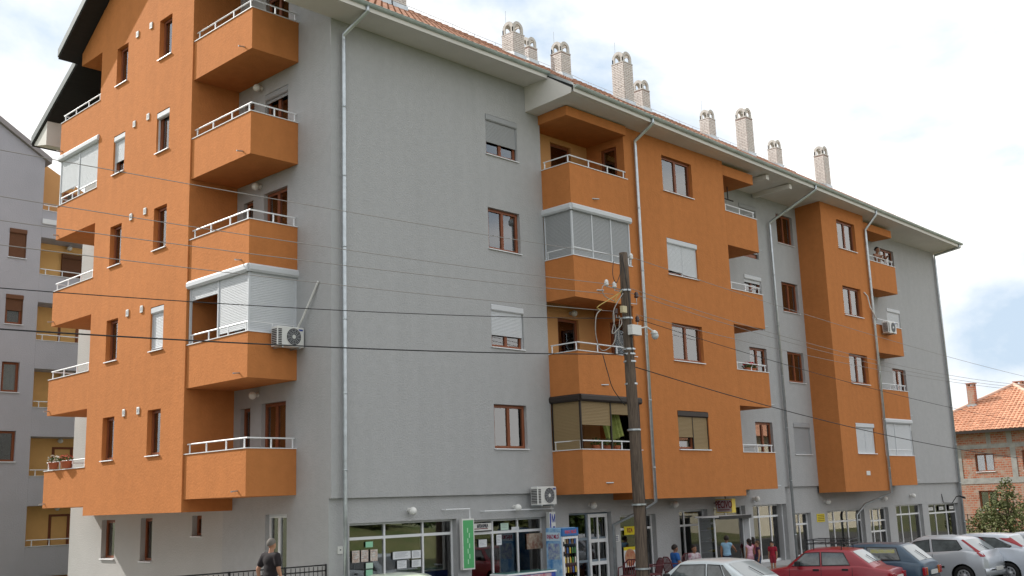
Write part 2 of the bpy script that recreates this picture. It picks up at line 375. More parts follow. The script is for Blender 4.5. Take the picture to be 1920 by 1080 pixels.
mb.quad((XG, YG1, zt), (XG, ya, zt), (0.0, ya, zt), (0.0, YG1, zt)); mb.quad((XG, ya, zt), (XG, ya, zs(ya)), (0, ya, zs(ya)), (0, ya, zt))
mb.build('gable_wall', ORANGE, BL)
sh = {(3, 1): None, (3, 0): (0.62, SHUTW), (3, 1): (0.0, SHUTW), (1, 1): (0.93, SHUTW)}
for k in range(5):
    for ci, (a, b) in enumerate((WA, WBc)):
        s_ = sh.get((k, ci))
        window(BL, 'X', (XG, b, GWS+k*H), b-a, GWT-GWS, 0.2, n=1, curtain=CURT if (k+ci) % 3 != 1 else None, shut=None if not s_ else s_[0], curt_range=((0.0, 0.7), (0.1, 0.9), (0.3, 1.0))[(k+2*ci) % 3])
for k in range(5):                      # small white vents between the windows
    for px in ((233, 774), (260, 770)), :
        for (u, v) in px:
            p = onX(u, v, XG); z = p.z+k*H
            v_ = MB().bevbox(XG-0.035, XG-0.001, p.y-0.075, p.y+0.075, z-0.1, z+0.1, 0.012).build('vent', PLW, BL)
            MB().box(XG-0.038, XG-0.034, p.y-0.035, p.y+0.035, z-0.05, z+0.05).build('vent_slot', SHUTG, v_)
# --- recessed grey end walls beside the gable volume (x = 0)
DOORS = (1.92, 3.03, 0.36, 2.57); SW = (3.56, 4.04, 0.36+0.9, 2.52)
ops = [(DOORS[0], DOORS[1], DOORS[2]+k*H, DOORS[3]+k*H) for k in range(5)]+[(SW[0], SW[1], SW[2]+k*H, SW[3]+k*H) for k in range(5)]
gd = (1.84, 2.80, -2.5, -0.27); ops.append(gd)
mb = MB(); wallmesh(mb, 'X', 0.0, 0.0, YG0, ZL, 12.3, [o for o in ops if ZL < o[3] < 12.3], 0.18); wallmesh(mb, 'X', 0.0, 0.1, YG0, -3.2, ZL, [gd], 0.18)
top = [o for o in ops if o[3] >= 12.3]
wallmesh(mb, 'X', 0.0, 1.5, YG0, 12.3, 14.2, [], 0.18) if not top else wallmesh(mb, 'X', 0.0, 1.5, YG0, 12.3, 14.2, [(o[0], o[1], max(12.301, o[2]), o[3]) for o in top], 0.18)
mb.quad((0, 0, 12.3), (0, 1.5, 12.3), (0, 1.5, zs(1.5)), (0, 0, zs(0))); mb.quad((0, 1.5, 14.2), (0, YG0, 14.2), (0, YG0, zs(YG0)), (0, 2.2, 14.25))
mb.build('end_wall', GRAY, BL)
for k in range(5):
    window(BL, 'X', (0, DOORS[1], DOORS[2]+k*H), DOORS[1]-DOORS[0], DOORS[3]-DOORS[2], 0.18, n=2, sill=False, door=True, name='balcony_door', curtain=CURT if k in (0, 3) else None, curt_range=(0.05, 0.45), shut=0.04 if k == 3 else None, shutm=SHUTG)
    window(BL, 'X', (0, SW[1], SW[2]+k*H), SW[1]-SW[0], SW[3]-SW[2], 0.18, n=1)
mb = MB(); yq = 14.2
gw = [(11.03, 11.92, -1.47, -0.29), (8.68, 9.39, -1.52, -0.27), (5.92, 6.43, -0.81, -0.24)]
wallmesh(mb, 'X', 0.0, 4.83, yq, -3.2, -0.1, gw, 0.22)
mb.build('ground_wall', LIGHTG, BL)
mb = MB(); wallmesh(mb, 'X', 0.0, YG0, 4.83, -3.2, -0.1, [], 0.2).build('ground_wall', GRAY, BL)
mb = MB(); mb.quad((0, YG1, -0.1), (0, yq, -0.1), (0, yq, zs(yq)), (0, YG1, zs(YG1))); mb.quad((0, yq, -3.2), (38.1, yq, -3.2), (38.1, yq, 12.9), (0, yq, 12.9)); mb.build('end_wall', LIGHTG, BL)
for i, (a, b, c, d) in enumerate(gw): window(BL, 'X', (0, b, c), b-a, d-c, 0.22, n=1, curtain=CURT if i == 0 else None, curt_range=(0.1, 0.6))
window(BL, 'X', (0, gd[1], gd[2]), gd[1]-gd[0], gd[3]-gd[2], 0.18, n=2, sill=False, frame=ALU, name='entrance_door', door=True)

# --- balconies
def rail(mb, pts, z, step=0.85, h=0.24, r=0.020):
    zz = z+h; mb.tube([(p[0], p[1], zz) for p in pts], r, 6)
    for a, b in zip(pts[:-1], pts[1:]):
        a = Vector(a); b = Vector(b); n = max(1, int(round((b-a).length/step)))
        for i in range(n+1):
            if i == 0 and a != Vector(pts[0]): continue
            q = a.lerp(b, (i+0.0)/n) if i not in (0, n) else a.lerp(b, 0.04 if i == 0 else 0.96)
            mb.box(q.x-0.014, q.x+0.014, q.y-0.014, q.y+0.014, z, zz)
def balcony(x0, x1, y0, y1, z0, z1, sides, railing=True, wide=0.12, name='balcony', mt=ORANGE):
    """sides: subset of 'xXyY' (x = low x face, Y = high y face ...) that carry a parapet"""
    t = wide; b = MB(); b.box(x0, x1, y0, y1, z0, z0+0.16)
    ya_ = y0+(t if 'y' in sides else 0); yb_ = y1-(t if 'Y' in sides else 0)
    if 'y' in sides: b.box(x0, x1, y0, y0+t, z0+0.16, z1)
    if 'Y' in sides: b.box(x0, x1, y1-t, y1, z0+0.16, z1)
    if 'x' in sides: b.box(x0, x0+t, ya_, yb_, z0+0.16, z1)
    if 'X' in sides: b.box(x1-t, x1, ya_, yb_, z0+0.16, z1)
    bo = b.build(name, mt, BL)
    cp = MB(); e = 0.022
    if 'y' in sides: cp.box(x0-e, x1+(e if 'X' in sides else 0), y0-e, y0+t+e, z1, z1+0.022)
    if 'Y' in sides: cp.box(x0-e, x1+(e if 'X' in sides else 0), y1-t-e, y1+e, z1, z1+0.022)
    if 'x' in sides: cp.box(x0-e, x0+t+e, ya_+(e if 'y' in sides else -0), yb_-(e if 'Y' in sides else 0), z1, z1+0.022)
    if 'X' in sides: cp.box(x1-t-e, x1+e, ya_+(e if 'y' in sides else 0), yb_-(e if 'Y' in sides else 0), z1, z1+0.022)
    cp.build('parapet_cap', WHITE, bo)
    m_ = t/2; pts = []
    if sides == 'xy': pts = [(x0+m_, y1-0.05), (x0+m_, y0+m_), (x1-0.02, y0+m_)]
    elif sides == 'xY': pts = [(x0+m_, y0+0.03), (x0+m_, y1-m_), (x1-0.02, y1-m_)]
    elif sides == 'yX': pts = [(x0+0.03, y0+m_), (x1-m_, y0+m_), (x1-m_, y1-0.02)]
    elif sides == 'xyX': pts = [(x0+m_, y1-0.05), (x0+m_, y0+m_), (x1-m_, y0+m_)]
    if railing and pts:
        r_ = MB(); rail(r_, [Vector((p[0], p[1], 0)) for p in pts], z1+0.022); r_.build('railing', WHITE, bo)
    return bo
def spout(bo, p, d):
    p = Vector(p); MB().tube([p, p+Vector(d)], 0.02, 6).build('drain_spout', GALV, bo)
gable_right = []; gable_left = []
for k in range(5):
    b = balcony(XB, -0.002, YB, YG0-0.01, ZC2+k*H, ZB2+k*H, 'xy'); gable_right.append(b); spout(b, (XB+0.02, YB+0.35, ZC2+k*H+0.14), (-0.2, 0, -0.02))
    b = balcony(XG, -0.002, YG1+0.004, YL, ZLB+k*H, ZLT+k*H, 'xY'); gable_left.append(b); spout(b, (XG+0.02, YL-0.15, ZLB+k*H+0.14), (-0.2, 0, -0.02))
def enclosure(bo, pts, z0, z1, fr, sm, bm_, splits=None, box_h=0.2, name='roller_shutter', closed=None):
    """roller shutter enclosure over a parapet: pts is a polyline (x,y); fr list per segment of list of closed fractions"""
    for s_, (a, b) in enumerate(zip(pts[:-1], pts[1:])):
        a = Vector((*a, 0)); b = Vector((*b, 0)); d = b-a; ln = d.length; ang = math.atan2(d.y, d.x)
        bx = MB().prism([(-0.13, z1-box_h+0.05), (-0.09, z1-box_h), (0.05, z1-box_h), (0.05, z1), (-0.09, z1), (-0.13, z1-0.05)], 'x', -0.06, ln+0.06)
        off = ORG.get(bo.name, Vector())
        def put(nm, mb_, mt_, x=0.0, y=0.0, z=0.0):
            o = bpy.data.objects.new(nm, mb_.mesh(nm, mt_)); COL.objects.link(o); o.parent = bo
            o.location = a+Vector((math.cos(ang)*x-math.sin(ang)*y, math.sin(ang)*x+math.cos(ang)*y, z))-off; o.rotation_euler = (0, 0, ang); return o
        put('shutter_box', bx, bm_)
        n = len(fr[s_]); pw = ln/n
        for i in range(n+1): put('shutter_rail', MB().box(i*pw-0.022, i*pw+0.022, -0.03, 0.03, z0, z1-box_h), bm_)
        for i, q in enumerate(fr[s_]):
            hh = (z1-box_h-z0)*q
            if hh > 0.03: put('roller_shutter', f_slats(pw-0.044, hh)(), sm, i*pw+0.022, 0, z1-box_h-hh)
# enclosed balconies on the gable
kk = 1; enclosure(gable_right[kk], [(XB+0.06, YG0-0.05), (XB+0.06, YB+0.06), (-0.02, YB+0.06)], ZB2+kk*H+0.025, ZC2+(kk+1)*H-0.005, [[0.22, 0.95], [1.0]], SHUTW, SHUTW)
kk = 3; enclosure(gable_left[kk], [(XG+0.06, YL-0.06), (XG+0.06, YG1+0.03)], ZLT+kk*H+0.025, ZLB+(kk+1)*H-0.005, [[0.72, 0.86]], SHUTW, SHUTW)

# --- long facade: grey section
ops = [(A0, A1, ZWS+k*H, ZWT+k*H) for k in range(4)]
mb = MB(); wallmesh(mb, 'Y', 0.0, 0.0, E0, ZL, 12.6, ops, 0.17)
mb.quad((E0, 0, ZL), (E0, YR, ZL), (E0, YR, 12.2), (E0, 0, 12.2)); mb.quad((0, 0, ZL), (E0, 0, ZL), (E0, 0.3, ZL), (0, 0.3, ZL)); mb.build('facade_wall', GRAY, BL)
for k in range(4):
    window(BL, 'Y', (A0, 0, ZWS+k*H), A1-A0, ZWT-ZWS, 0.17, curtain=CURT, curt_range=((0, 0.9), (0.35, 1), (0, 0.62), (0, 1))[k], shut={3: 0.62, 1: 0.66}.get(k), shutm=SHUTG if k == 3 else SHUTW)
# --- loggia back wall + volume + recess + volume + right wall
ops = []
lw = (8.95, 9.95)
for k in range(4): ops.append((lw[0], lw[1], ZWS+k*H+0.05-(0.9 if k in (1, 0) else 0), ZWT+k*H))
mb = MB(); wallmesh(mb, 'Y', YR, E0, E1, ZL, 11.9, ops, 0.15); mb.build('loggia_back_wall', PEACH, BL)
for k in range(4):
    o_ = ops[k]; window(BL, 'Y', (o_[0], YR, o_[2]), o_[1]-o_[0], o_[3]-o_[2], 0.15, n=1, sill=False, name='loggia_window')
ops = [(-0.74, -0.08, 0.36+k*H, 2.47+k*H) for k in range(4)]
bw = [(12.783, 14.501, ZWS+k*H, ZWT+k*H) for k in range(4)]
ZS2 = 11.56
mb = MB(); wallmesh(mb, 'X', E1, YV, YR, ZVB, 11.75, ops, 0.12); wallmesh(mb, 'Y', YV, E1, F1, ZVB, 11.75, bw, 0.18)
mb.quad((F1, YV, ZVB), (F1, YR, ZVB), (F1, YR, 11.75), (F1, YV, 11.75)); mb.quad((E1, YV, ZVB), (F1, YV, ZVB), (F1, 0.3, ZVB), (E1, 0.3, ZVB)); mb.build('bay_wall', ORANGE, BL)
for k in range(4): window(BL, 'X', (E1, -0.08, 0.36+k*H), 0.66, 2.11, 0.12, n=1, sill=False, door=True, name='loggia_door')
for k in range(4):
    window(BL, 'Y', (bw[k][0], YV, bw[k][2]), bw[k][1]-bw[k][0], ZWT-ZWS, 0.18, curtain={3: CURTS, 2: None, 1: CURT, 0: None}[k], shut={2: (0.86, 0.92), 0: (0.62, 0.97)}.get(k), shutm={2: SHUTW, 0: SHUTB}.get(k), boxm={0: BROWNM}.get(k))
log = []
for k in range(4):
    b = balcony(E0+0.003, E1-0.003, YE+0.09 if False else YE, -0.003, ZC+k*H, ZB+k*H, 'xy'); log.append(b); spout(b, (E0+1.0, YE+0.02, ZC+k*H+0.3), (0.22, -0.12, 0))
MB().box(E0-0.06, E1-0.004, YE-0.03, YR, 11.27, 11.57).build('loggia_ceiling', ORANGE, BL)
kk = 2; enclosure(log[kk], [(E0+0.06, -0.02), (E0+0.06, YE+0.06), (E1-0.04, YE+0.06)], ZB+kk*H+0.025, ZC+(kk+1)*H-0.005, [[1.0], [1.0, 1.0, 1.0]], SHUTG, SHUTW)
kk = 0; enclosure(log[kk], [(E0+0.06, -0.02), (E0+0.06, YE+0.06), (E1-0.04, YE+0.06)], ZB+kk*H+0.025, ZC+(kk+1)*H-0.005, [[1.0], [0.5, 0.25]], SHUTB, BROWNM)
inst('loggia_curtain', f_curt(0.8, 1.3, 0.05)().mesh('loggia_curtain', CURTG), log[0], (9.55, -0.75, 1.45), (0, R_(-18), 0))
dr = [onY(1396, 520, YR).x, onY(1428, 518, YR).x]
rw = []
for k in range(4): rw.append((22.676, 23.96, ZWS+k*H, ZWT+k*H))
rdoor = [(19.9, 21.12, 0.36+k*H, 2.50+k*H) for k in range(4)]
mb = MB(); wallmesh(mb, 'Y', YR, F1, G0, ZL, 12.0, rw+rdoor, 0.17); mb.quad((F1, YR, ZL), (G0, YR, ZL), (G0, YR+0.3, ZL), (F1, YR+0.3, ZL)); mb.build('facade_wall', GRAY, BL)
for k in range(4):
    window(BL, 'Y', (rw[k][0], YR, rw[k][2]), rw[k][1]-rw[k][0], ZWT-ZWS, 0.17, shut=1.0 if k == 0 else None, shutm=SHUTG, curtain=CURT if k in (1, 3) else None, curt_range=(0.5, 0.95))
    window(BL, 'Y', (rdoor[k][0], YR, rdoor[k][2]), 1.22, 2.14, 0.17, sill=False, door=True, name='balcony_door', curtain=CURT if k != 3 else None, curt_range=(0.1, 0.6), shut={3: 0.9, 2: 0.06}.get(k), shutm=SHUTG if k == 3 else SHUTW)
vb = []
for k in range(4):
    b = balcony(F1+0.004, F2, YV, YR-0.003, ZC+k*H, ZB+k*H, 'yX'); vb.append(b); spout(b, (F2-0.1, YV+0.05, ZC+k*H+0.1), (0.3, -0.05, 0))
MB().box(F1+0.004, F2-0.05, YV, YR-0.003, 11.12, 11.5).build('balcony_ceiling', ORANGE, BL)
vw = [(25.605, 27.221, ZWS+k*H, ZWT+k*H) for k in range(4)]
mb = MB(); wallmesh(mb, 'Y', YV3, G0, G1, ZVB, 11.8, vw, 0.18)
mb.quad((G0, YV3, ZVB), (G0, YV3, 11.8), (G0, YR, 11.8), (G0, YR, ZVB)); mb.quad((G1, YV3, ZVB), (G1, YR, ZVB), (G1, YR, 11.8), (G1, YV3, 11.8)); mb.quad((G0, YV3, ZVB), (G1, YV3, ZVB), (G1, 0.8, ZVB), (G0, 0.8, ZVB)); mb.build('bay_wall', ORANGE, BL)
for k in range(4): window(BL, 'Y', (vw[k][0], YV3, vw[k][2]), vw[k][1]-vw[k][0], ZWT-ZWS, 0.18, curtain=CURT, curt_range=((0.1, 0.9), (0, 0.95), (0, 0.9), (0.3, 0.95))[k], shut=(1.0, 1.0) if k == 0 else None)
gdr = [(32.03, 33.4, 0.36+k*H, 2.45+k*H) for k in range(4)]
mb = MB(); wallmesh(mb, 'Y', YR, G1, XR, ZL, 12.2, gdr, 0.17); mb.quad((G1, YR, ZL), (XR, YR, ZL), (XR, YR+0.3, ZL), (G1, YR+0.3, ZL)); mb.quad((XR, YR, -3.2), (XR, 14.2, -3.2), (XR, 14.2, 12.2), (XR, 8.3, 17.4), (XR, YR, 12.2)); mb.build('facade_wall', GRAY, BL)
rb = []
for k in range(4):
    window(BL, 'Y', (gdr[k][0], YR, gdr[k][2]), 1.37, 2.09, 0.17, sill=False, door=True, name='balcony_door', curtain=CURT if k != 1 else None, curt_range=(0.3, 0.8), shut=1.0 if k == 2 else None)
    b = balcony(G1+0.004, G2, YV4, YR-0.003, ZC+k*H, ZB+k*H, 'yX'); rb.append(b); spout(b, (G2-0.1, YV4+0.05, ZC+k*H+0.2), (0.32, -0.05, 0))
MB().box(G1+0.004, G2-0.05, YV4, YR-0.003, 11.17, 11.5).build('balcony_ceiling', ORANGE, BL)
kk = 0; enclosure(rb[kk], [(G1+0.04, YV4+0.06), (G2-0.06, YV4+0.06), (G2-0.06, YR-0.03)], ZB+kk*H+0.025, ZC+(kk+1)*H-0.005, [[1.0, 1.0], [1.0]], SHUTW, SHUTW)
# drying rack on the top balcony of the middle bay
q = onY(1387, 342, -0.3)
MB().tube([(17.9, -0.3, 11.12), (17.9, -0.3, 10.62)], 0.02, 6).tube([(17.55, -0.3, 10.62), (18.25, -0.3, 10.62)], 0.025, 6).build('clothes_bracket', BROWNM, BL)
# --- storey slabs inside
mb = MB()
for k in range(5): mb.box(0.35, 37.9, 0.95, 14.0, 0.02+k*H, 0.22+k*H)
mb.box(0.3, 37.9, 5.0, 5.15, -2.9, 0.0); mb.box(0.3, 37.9, 0.9, 14, -2.9, PAVE)
mb.build('storey_slab', ROOMW, BL)

# --- roof
TS = 0.665; EY0, EY1 = -0.95, -1.97; EZ1 = 11.86
def roofz(x, y): return EZ1+TS*(y-drift(x)-EY1)          # front slope
RZ = roofz(0, RIDGEY)
def rq(mb, x0, x1, y0, y1, dz=0.0):
    """patch of front slope between local (undrifted) y0 and y1"""
    p = [(x0, y0+drift(x0), roofz(x0, y0+drift(x0))+dz), (x1, y0+drift(x1), roofz(x1, y0+drift(x1))+dz), (x1, y1+drift(x1), roofz(x1, y1+drift(x1))+dz), (x0, y1+drift(x0), roofz(x0, y1+drift(x0))+dz)]
    mb.quad(*p)
XE = 38.45
def zroof(y): return RZ-TS*(RIDGEY-y) if y <= RIDGEY else RZ-TS*(min(y, 12.0)-RIDGEY)-0.57*max(0.0, y-12.0)
dk = MB()
def slab(x0, x1, y0, y1, t):
    def P(x, y, d):
        return (x, y+drift(x), zroof(y)+d)
    for d, rev in ((0, 0), (-t, 1)):
        qd = [P(x0, y0, d), P(x1, y0, d), P(x1, y1, d), P(x0, y1, d)]
        dk.quad(*(qd if not rev else qd[::-1]))
    dk.quad(P(x0, y0, 0), P(x0, y1, 0), P(x0, y1, -t), P(x0, y0, -t)); dk.quad(P(x1, y0, 0), P(x1, y0, -t), P(x1, y1, -t), P(x1, y1, 0))
    dk.quad(P(x0, y0, 0), P(x0, y0, -t), P(x1, y0, -t), P(x1, y0, 0)); dk.quad(P(x0, y1, 0), P(x1, y1, 0), P(x1, y1, -t), P(x0, y1, -t))
slab(-1.47, 7.3, EY0, RIDGEY, 0.2); slab(7.3, XE, EY1, RIDGEY, 0.13); slab(-1.47, XE, RIDGEY, 12.0, 0.3); slab(-1.47, XE, 12.0, 15.3, 0.3)
slab(-2.1, -1.47, 2.6, RIDGEY, 0.3); slab(-2.1, -1.47, RIDGEY, 11.9, 0.3)
RF = dk.build('roof', DARKW, BL)
# verge boards and metal edge
vg = MB()
def verge(x, y0, y1):
    for d0, d1, xx in ((-0.24, 0.03, x-0.03),):
        pts = [(y0, zroof(y0)+d0), (y1, zroof(y1)+d0), (y1, zroof(y1)+d1), (y0, zroof(y0)+d1)]
        vg.prism(pts, 'x', xx, xx+0.028)
verge(-2.1, 2.6, RIDGEY); verge(-2.1, RIDGEY, 11.9); verge(-1.47, 12.0, 15.3); verge(-1.47, EY0, 2.57)
vg.build('verge_board', mat('verge_grey', (0.13, 0.15, 0.15), 0.6, var=0.2), RF)
# soffits
sf = MB()
sf.quad((-1.44, 0.0, 12.36), (-1.44, -0.86, 12.36), (7.3, -0.86, 12.36), (7.3, 0.0, 12.36))
sf.quad((-1.44, 0.0, 12.36), (-1.44, -0.86, 12.36), (-1.44, -0.93, 12.5), (-1.44, 0.0, 12.95)); sf.quad((-1.44, -0.86, 12.36), (7.3, -0.86, 12.36), (7.3, -0.9, 12.44), (-1.44, -0.9, 12.44))
sf.quad((-1.44, 0.0, 12.36), (-1.44, 0.0, 12.95), (0, 0.0, 12.95), (0, 0.0, 12.36))
xa, xb = 7.3, XE-0.03; yo = lambda x: -1.87+drift(x)
sf.quad((xa, 0.62, 11.53), (xa, yo(xa), 11.63), (xb, yo(xb), 11.68), (xb, 0.62, 11.58))
sf.quad((xa, yo(xa), 11.63), (xb, yo(xb), 11.68), (xb, yo(xb)-0.02, 11.78), (xa, yo(xa)-0.02, 11.76))
sf.quad((7.3, 0.0, 11.55), (7.3, yo(7.3), 11.63), (7.3, yo(7.3)-0.03, 11.78), (7.3, -0.9, 12.44), (7.3, 0, 12.44))
sf.quad((xb, yo(xb), 11.68), (xb, 1.0, 11.6), (xb, 1.0, 12.9), (xb, yo(xb), 11.8))
for x in (19.2, 21.0):
    sf.box(x-0.1, x+0.1, yo(x)+0.15, 0.45, 11.42, 11.6)
sf.prism([(14.2, 12.3), (15.12, 12.5), (15.3, 12.6), (14.2, 13.2)], 'x', -1.42, 38)
sf.build('soffit', SOFFIT, RF)
fa = MB(); fa.box(-1.46, 7.29, EY0-0.025, EY0-0.005, 12.34, 12.56)
ya_, yb_ = EY1-0.012, EY1-0.012+drift(XE)
for dy in (0.0, 0.018): fa.quad((7.29, ya_+dy, 11.64), (XE, yb_+dy, 11.68), (XE, yb_+dy, 11.88), (7.29, ya_+dy, 11.87))
fa.quad((7.29, ya_, 11.64), (XE, yb_, 11.68), (XE, yb_+0.12, 11.68), (7.29, ya_+0.12, 11.64)); fa.quad((-1.46, EY0-0.02, 12.34), (7.29, EY0-0.02, 12.34), (7.29, EY0+0.12, 12.35), (-1.46, EY0+0.12, 12.35))
fa.build('fascia', SOFFIT, RF)
# gutters
def gutter(p0, p1):
    p0, p1 = Vector(p0), Vector(p1); b = MB(); n = 7; r = 0.075
    d = (p1-p0).normalized(); sd_ = d.cross(Vector((0, 0, 1))).normalized()
    ring = [sd_*math.cos(math.pi+math.pi*i/n)*r+Vector((0, 0, 1))*math.sin(math.pi+math.pi*i/n)*r for i in range(n+1)]
    for rr in (1.0, 0.9):
        for i in range(n):
            q = [p0+ring[i]*rr, p1+ring[i]*rr, p1+ring[i+1]*rr, p0+ring[i+1]*rr]; b.quad(*q)
    b.quad(*[p0+r_ for r_ in ring]); b.quad(*[p1+r_ for r_ in ring])
    b.tube([p0+ring[0], p1+ring[0]], 0.013, 5).tube([p0+ring[-1], p1+ring[-1]], 0.013, 5)
    k = int((p1-p0).length/1.2)
    for i in range(k+1):
        c = p0.lerp(p1, (i+0.5)/(k+1)); e = d*0.012
        for j in range(n):
            b.quad(c-e+ring[j]*1.06, c+e+ring[j]*1.06, c+e+ring[j+1]*1.06, c-e+ring[j+1]*1.06)
    return b.build('gutter', GUTTER, RF)
gutter((-1.5, EY0-0.05, 12.53), (7.32, EY0-0.05, 12.53)); gutter((7.32, EY1-0.05, 11.83), (XE+0.05, EY1-0.05+drift(XE), 11.89))
# metal flashing on the stepped eave
MB().quad((7.285, EY0+0.02, 12.58), (7.285, EY1-0.02, 11.9), (7.285, EY1-0.02, 11.82), (7.285, EY0+0.02, 12.46)).build('flashing', GALV, RF)
# tiles
def tilemesh():
    b = MB(); n = 5; wd = 0.245; ln = 0.40
    pr = [(wd*i/n, 0.012+0.052*math.sin(math.pi*min(1, i/n/0.62))*(1 if i/n <= 0.62 else 0)) for i in range(n+1)]
    for i in range(n):
        (xa_, za), (xb_, zb) = pr[i], pr[i+1]
        b.quad((xa_, 0, za+0.028), (xb_, 0, zb+0.028), (xb_, ln, zb), (xa_, ln, za)); b.quad((xa_, 0, za), (xb_, 0, zb), (xb_, 0, zb+0.028), (xa_, 0, za+0.028))
    return b
TM = tilemesh(); tme = TM.mesh('roof_tile', TILE)
sl = math.atan(TS); PW, PL = 0.235, 0.345
rows = int((RIDGEY-EY1)/math.cos(sl)/PL)+1; tb = MB(); pick = 0
SR = {'s': math.sin(sl), 'c': math.cos(sl)}
for j in range(rows):
    yloc = EY1-0.05+j*PL*SR['c']
    for i in range(int((XE+1.47)/PW)):
        x = -1.47+i*PW
        if x < 7.25 and yloc < EY0-0.05: continue
        if yloc > RIDGEY-0.1: continue
        y = yloc+drift(x); z = roofz(x, y)
        first = (x >= 7.25 and j == 0)
        jit = random.uniform(-0.006, 0.006)
        if first and pick < 290:
            pick += 1; inst('roof_tile', tme, RF, (x, y, z+jit), (sl, 0, 0))
        else:
            n0 = len(tb.v)
            for p in TM.v: tb.v.append((x+p[0], y+p[1]*SR['c']-p[2]*SR['s'], z+jit+p[1]*SR['s']+p[2]*SR['c']))
            for f_ in TM.f: tb.f.append(tuple(n0+q_ for q_ in f_))
tag(tb.build('roof_tiling', TILE, RF), None, None, kind='stuff')
rg = MB()
for i in range(112):
    x = -1.4+i*0.36; rg.tube([(x, RIDGEY+drift(x), RZ-0.03), (x+0.38, RIDGEY+drift(x), RZ-0.01)], [0.12, 0.135], 10)
rg.build('ridge_tiles', TILE, RF)['kind'] = 'stuff'
# lightning conductor along the ridge and its rods
lc = MB(); pts = []
for i in range(33):
    x = -1+i*1.22; y = RIDGEY+drift(x); pts.append((x, y, RZ+0.26+0.015*math.sin(i*2.1))); lc.tube([(x, y, RZ+0.08), (x, y, RZ+0.27)], 0.012, 5)
lc.tube(pts, 0.009, 5)
lc.build('lightning_conductor', GALV, RF)
# chimneys: brick shafts with arched hoods
def brickshaft(w_, hgt):
    b = MB(); ch = 0.075; n = int(hgt/ch)
    for c in range(n):
        z = c*ch; o_ = 0.0 if c % 2 == 0 else 0.5
        for (ax, s_) in (('y', -1), ('y', 1), ('x', -1), ('x', 1)):
            L_ = w_/2; cuts = [-L_, -L_*0.02, L_] if c % 2 == 0 else [-L_, -L_*0.5, L_*0.5, L_]
            for a, d in zip(cuts[:-1], cuts[1:]):
                a += 0.009; d -= 0.009; e = 0.008+random.uniform(-0.003, 0.003)
                if ax == 'y': b.box(a, d, s_*L_-e, s_*L_+e, z+0.006, z+ch-0.012)
                else: b.box(s_*L_-e, s_*L_+e, a, d, z+0.006, z+ch-0.012)
    return b
def archpanel(w_, y, t, up):
    b = MB(); n = 10; ro = w_/2; ri = w_/2-0.12
    o_ = [(-ro, 0), (-ro, up)]+[(-ro*math.cos(math.pi*i/n), up+ro*math.sin(math.pi*i/n)) for i in range(1, n)]+[(ro, up), (ro, 0)]
    i_ = [(-ri, 0), (-ri, up)]+[(-ri*math.cos(math.pi*i/n), up+ri*math.sin(math.pi*i/n)) for i in range(1, n)]+[(ri, up), (ri, 0)]
    for (a, c, a2, c2) in zip(o_[:-1], o_[1:], i_[:-1], i_[1:]):
        b.quad((a[0], y, a[1]), (c[0], y, c[1]), (c2[0], y, c2[1]), (a2[0], y, a2[1])); b.quad((a[0], y+t, a[1]), (a2[0], y+t, a2[1]), (c2[0], y+t, c2[1]), (c[0], y+t, c[1]))
        b.quad((a[0], y, a[1]), (a[0], y+t, a[1]), (c[0], y+t, c[1]), (c[0], y, c[1])); b.quad((a2[0], y, a2[1]), (c2[0], y, c2[1]), (c2[0], y+t, c2[1]), (a2[0], y+t, a2[1]))
    return b
HOOD = mat('hood_render', (0.60, 0.58, 0.54), 0.9, var=0.2, vscale=8)
def chimney(px, ptop, Y, w_, hshaft=None, rod=False):
    """px, ptop: where the hood top shows; Y its depth on the roof"""
    hood_up = 0.2; top = onY(px, ptop, Y+drift(20)); x, y = top.x, top.y; ztop = top.z; hr = w_/2*0.92
    zh = ztop-hood_up-hr; rz_ = RZ-TS*abs(y-drift(x)-RIDGEY)
    ch = MB().box(-w_/2+0.005, w_/2-0.005, -w_/2+0.005, w_/2-0.005, 0, zh-rz_+0.6)
    o = inst('chimney', ch.mesh('chimney', MORTAR), BL, (x, y, rz_-0.6))
    inst('brickwork', brickshaft(w_, zh-rz_+0.55).mesh('brickwork', BRICKP), o, (0, 0, 0.05)); 
    hb = MB(); ww = w_*0.92
    for r in range(4):
        t = archpanel(ww-0.004*(r % 2), -ww/2, 0.06, hood_up); a = r*math.pi/2; n0 = len(hb.v)
        for p in t.v: hb.v.append((p[0]*math.cos(a)-p[1]*math.sin(a), p[0]*math.sin(a)+p[1]*math.cos(a), p[2]))
        hb.f += [tuple(n0+q_ for q_ in f_) for f_ in t.f]
    n = 8; r0 = ww/2-0.004
    for i in range(n):
        a0_, a1_ = math.pi*i/n, math.pi*(i+1)/n
        for sx_ in (0, 1):
            p = [(-r0*math.cos(a0_), -ww/2+0.06), (-r0*math.cos(a1_), -ww/2+0.06)]
            z0_, z1_ = hood_up+r0*math.sin(a0_)-0.01, hood_up+r0*math.sin(a1_)-0.01
            if i in (2, 3, 4, 5):
                hb.quad((p[0][0], -ww/2+0.06, z0_), (p[1][0], -ww/2+0.06, z1_), (p[1][0], ww/2-0.06, z1_), (p[0][0], ww/2-0.06, z0_))
    hb.box(-w_/2-0.01, w_/2+0.01, -w_/2-0.01, w_/2+0.01, -0.05, 0.0)
    inst('hood', hb.mesh('hood', HOOD), o, (0, 0, zh-rz_+0.6+0.05))
    fz = TS*(w_/2+0.06); inst('flashing', MB().prism([(-w_/2-0.05, 0.35-fz), (w_/2+0.05, 0.35+fz), (w_/2+0.05, 0.75+fz*0.6), (-w_/2-0.05, 0.85-fz)], 'x', -w_/2-0.03, w_/2+0.03).mesh('flashing', GALV), o, (0, 0, 0))
    if rod: inst('lightning_rod', MB().tube([(0, 0, 0), (0, 0, 0.75)], 0.01, 5).mesh('lightning_rod', GALV), o, (-w_*0.3, w_*0.3, zh-rz_+0.6+0.3))
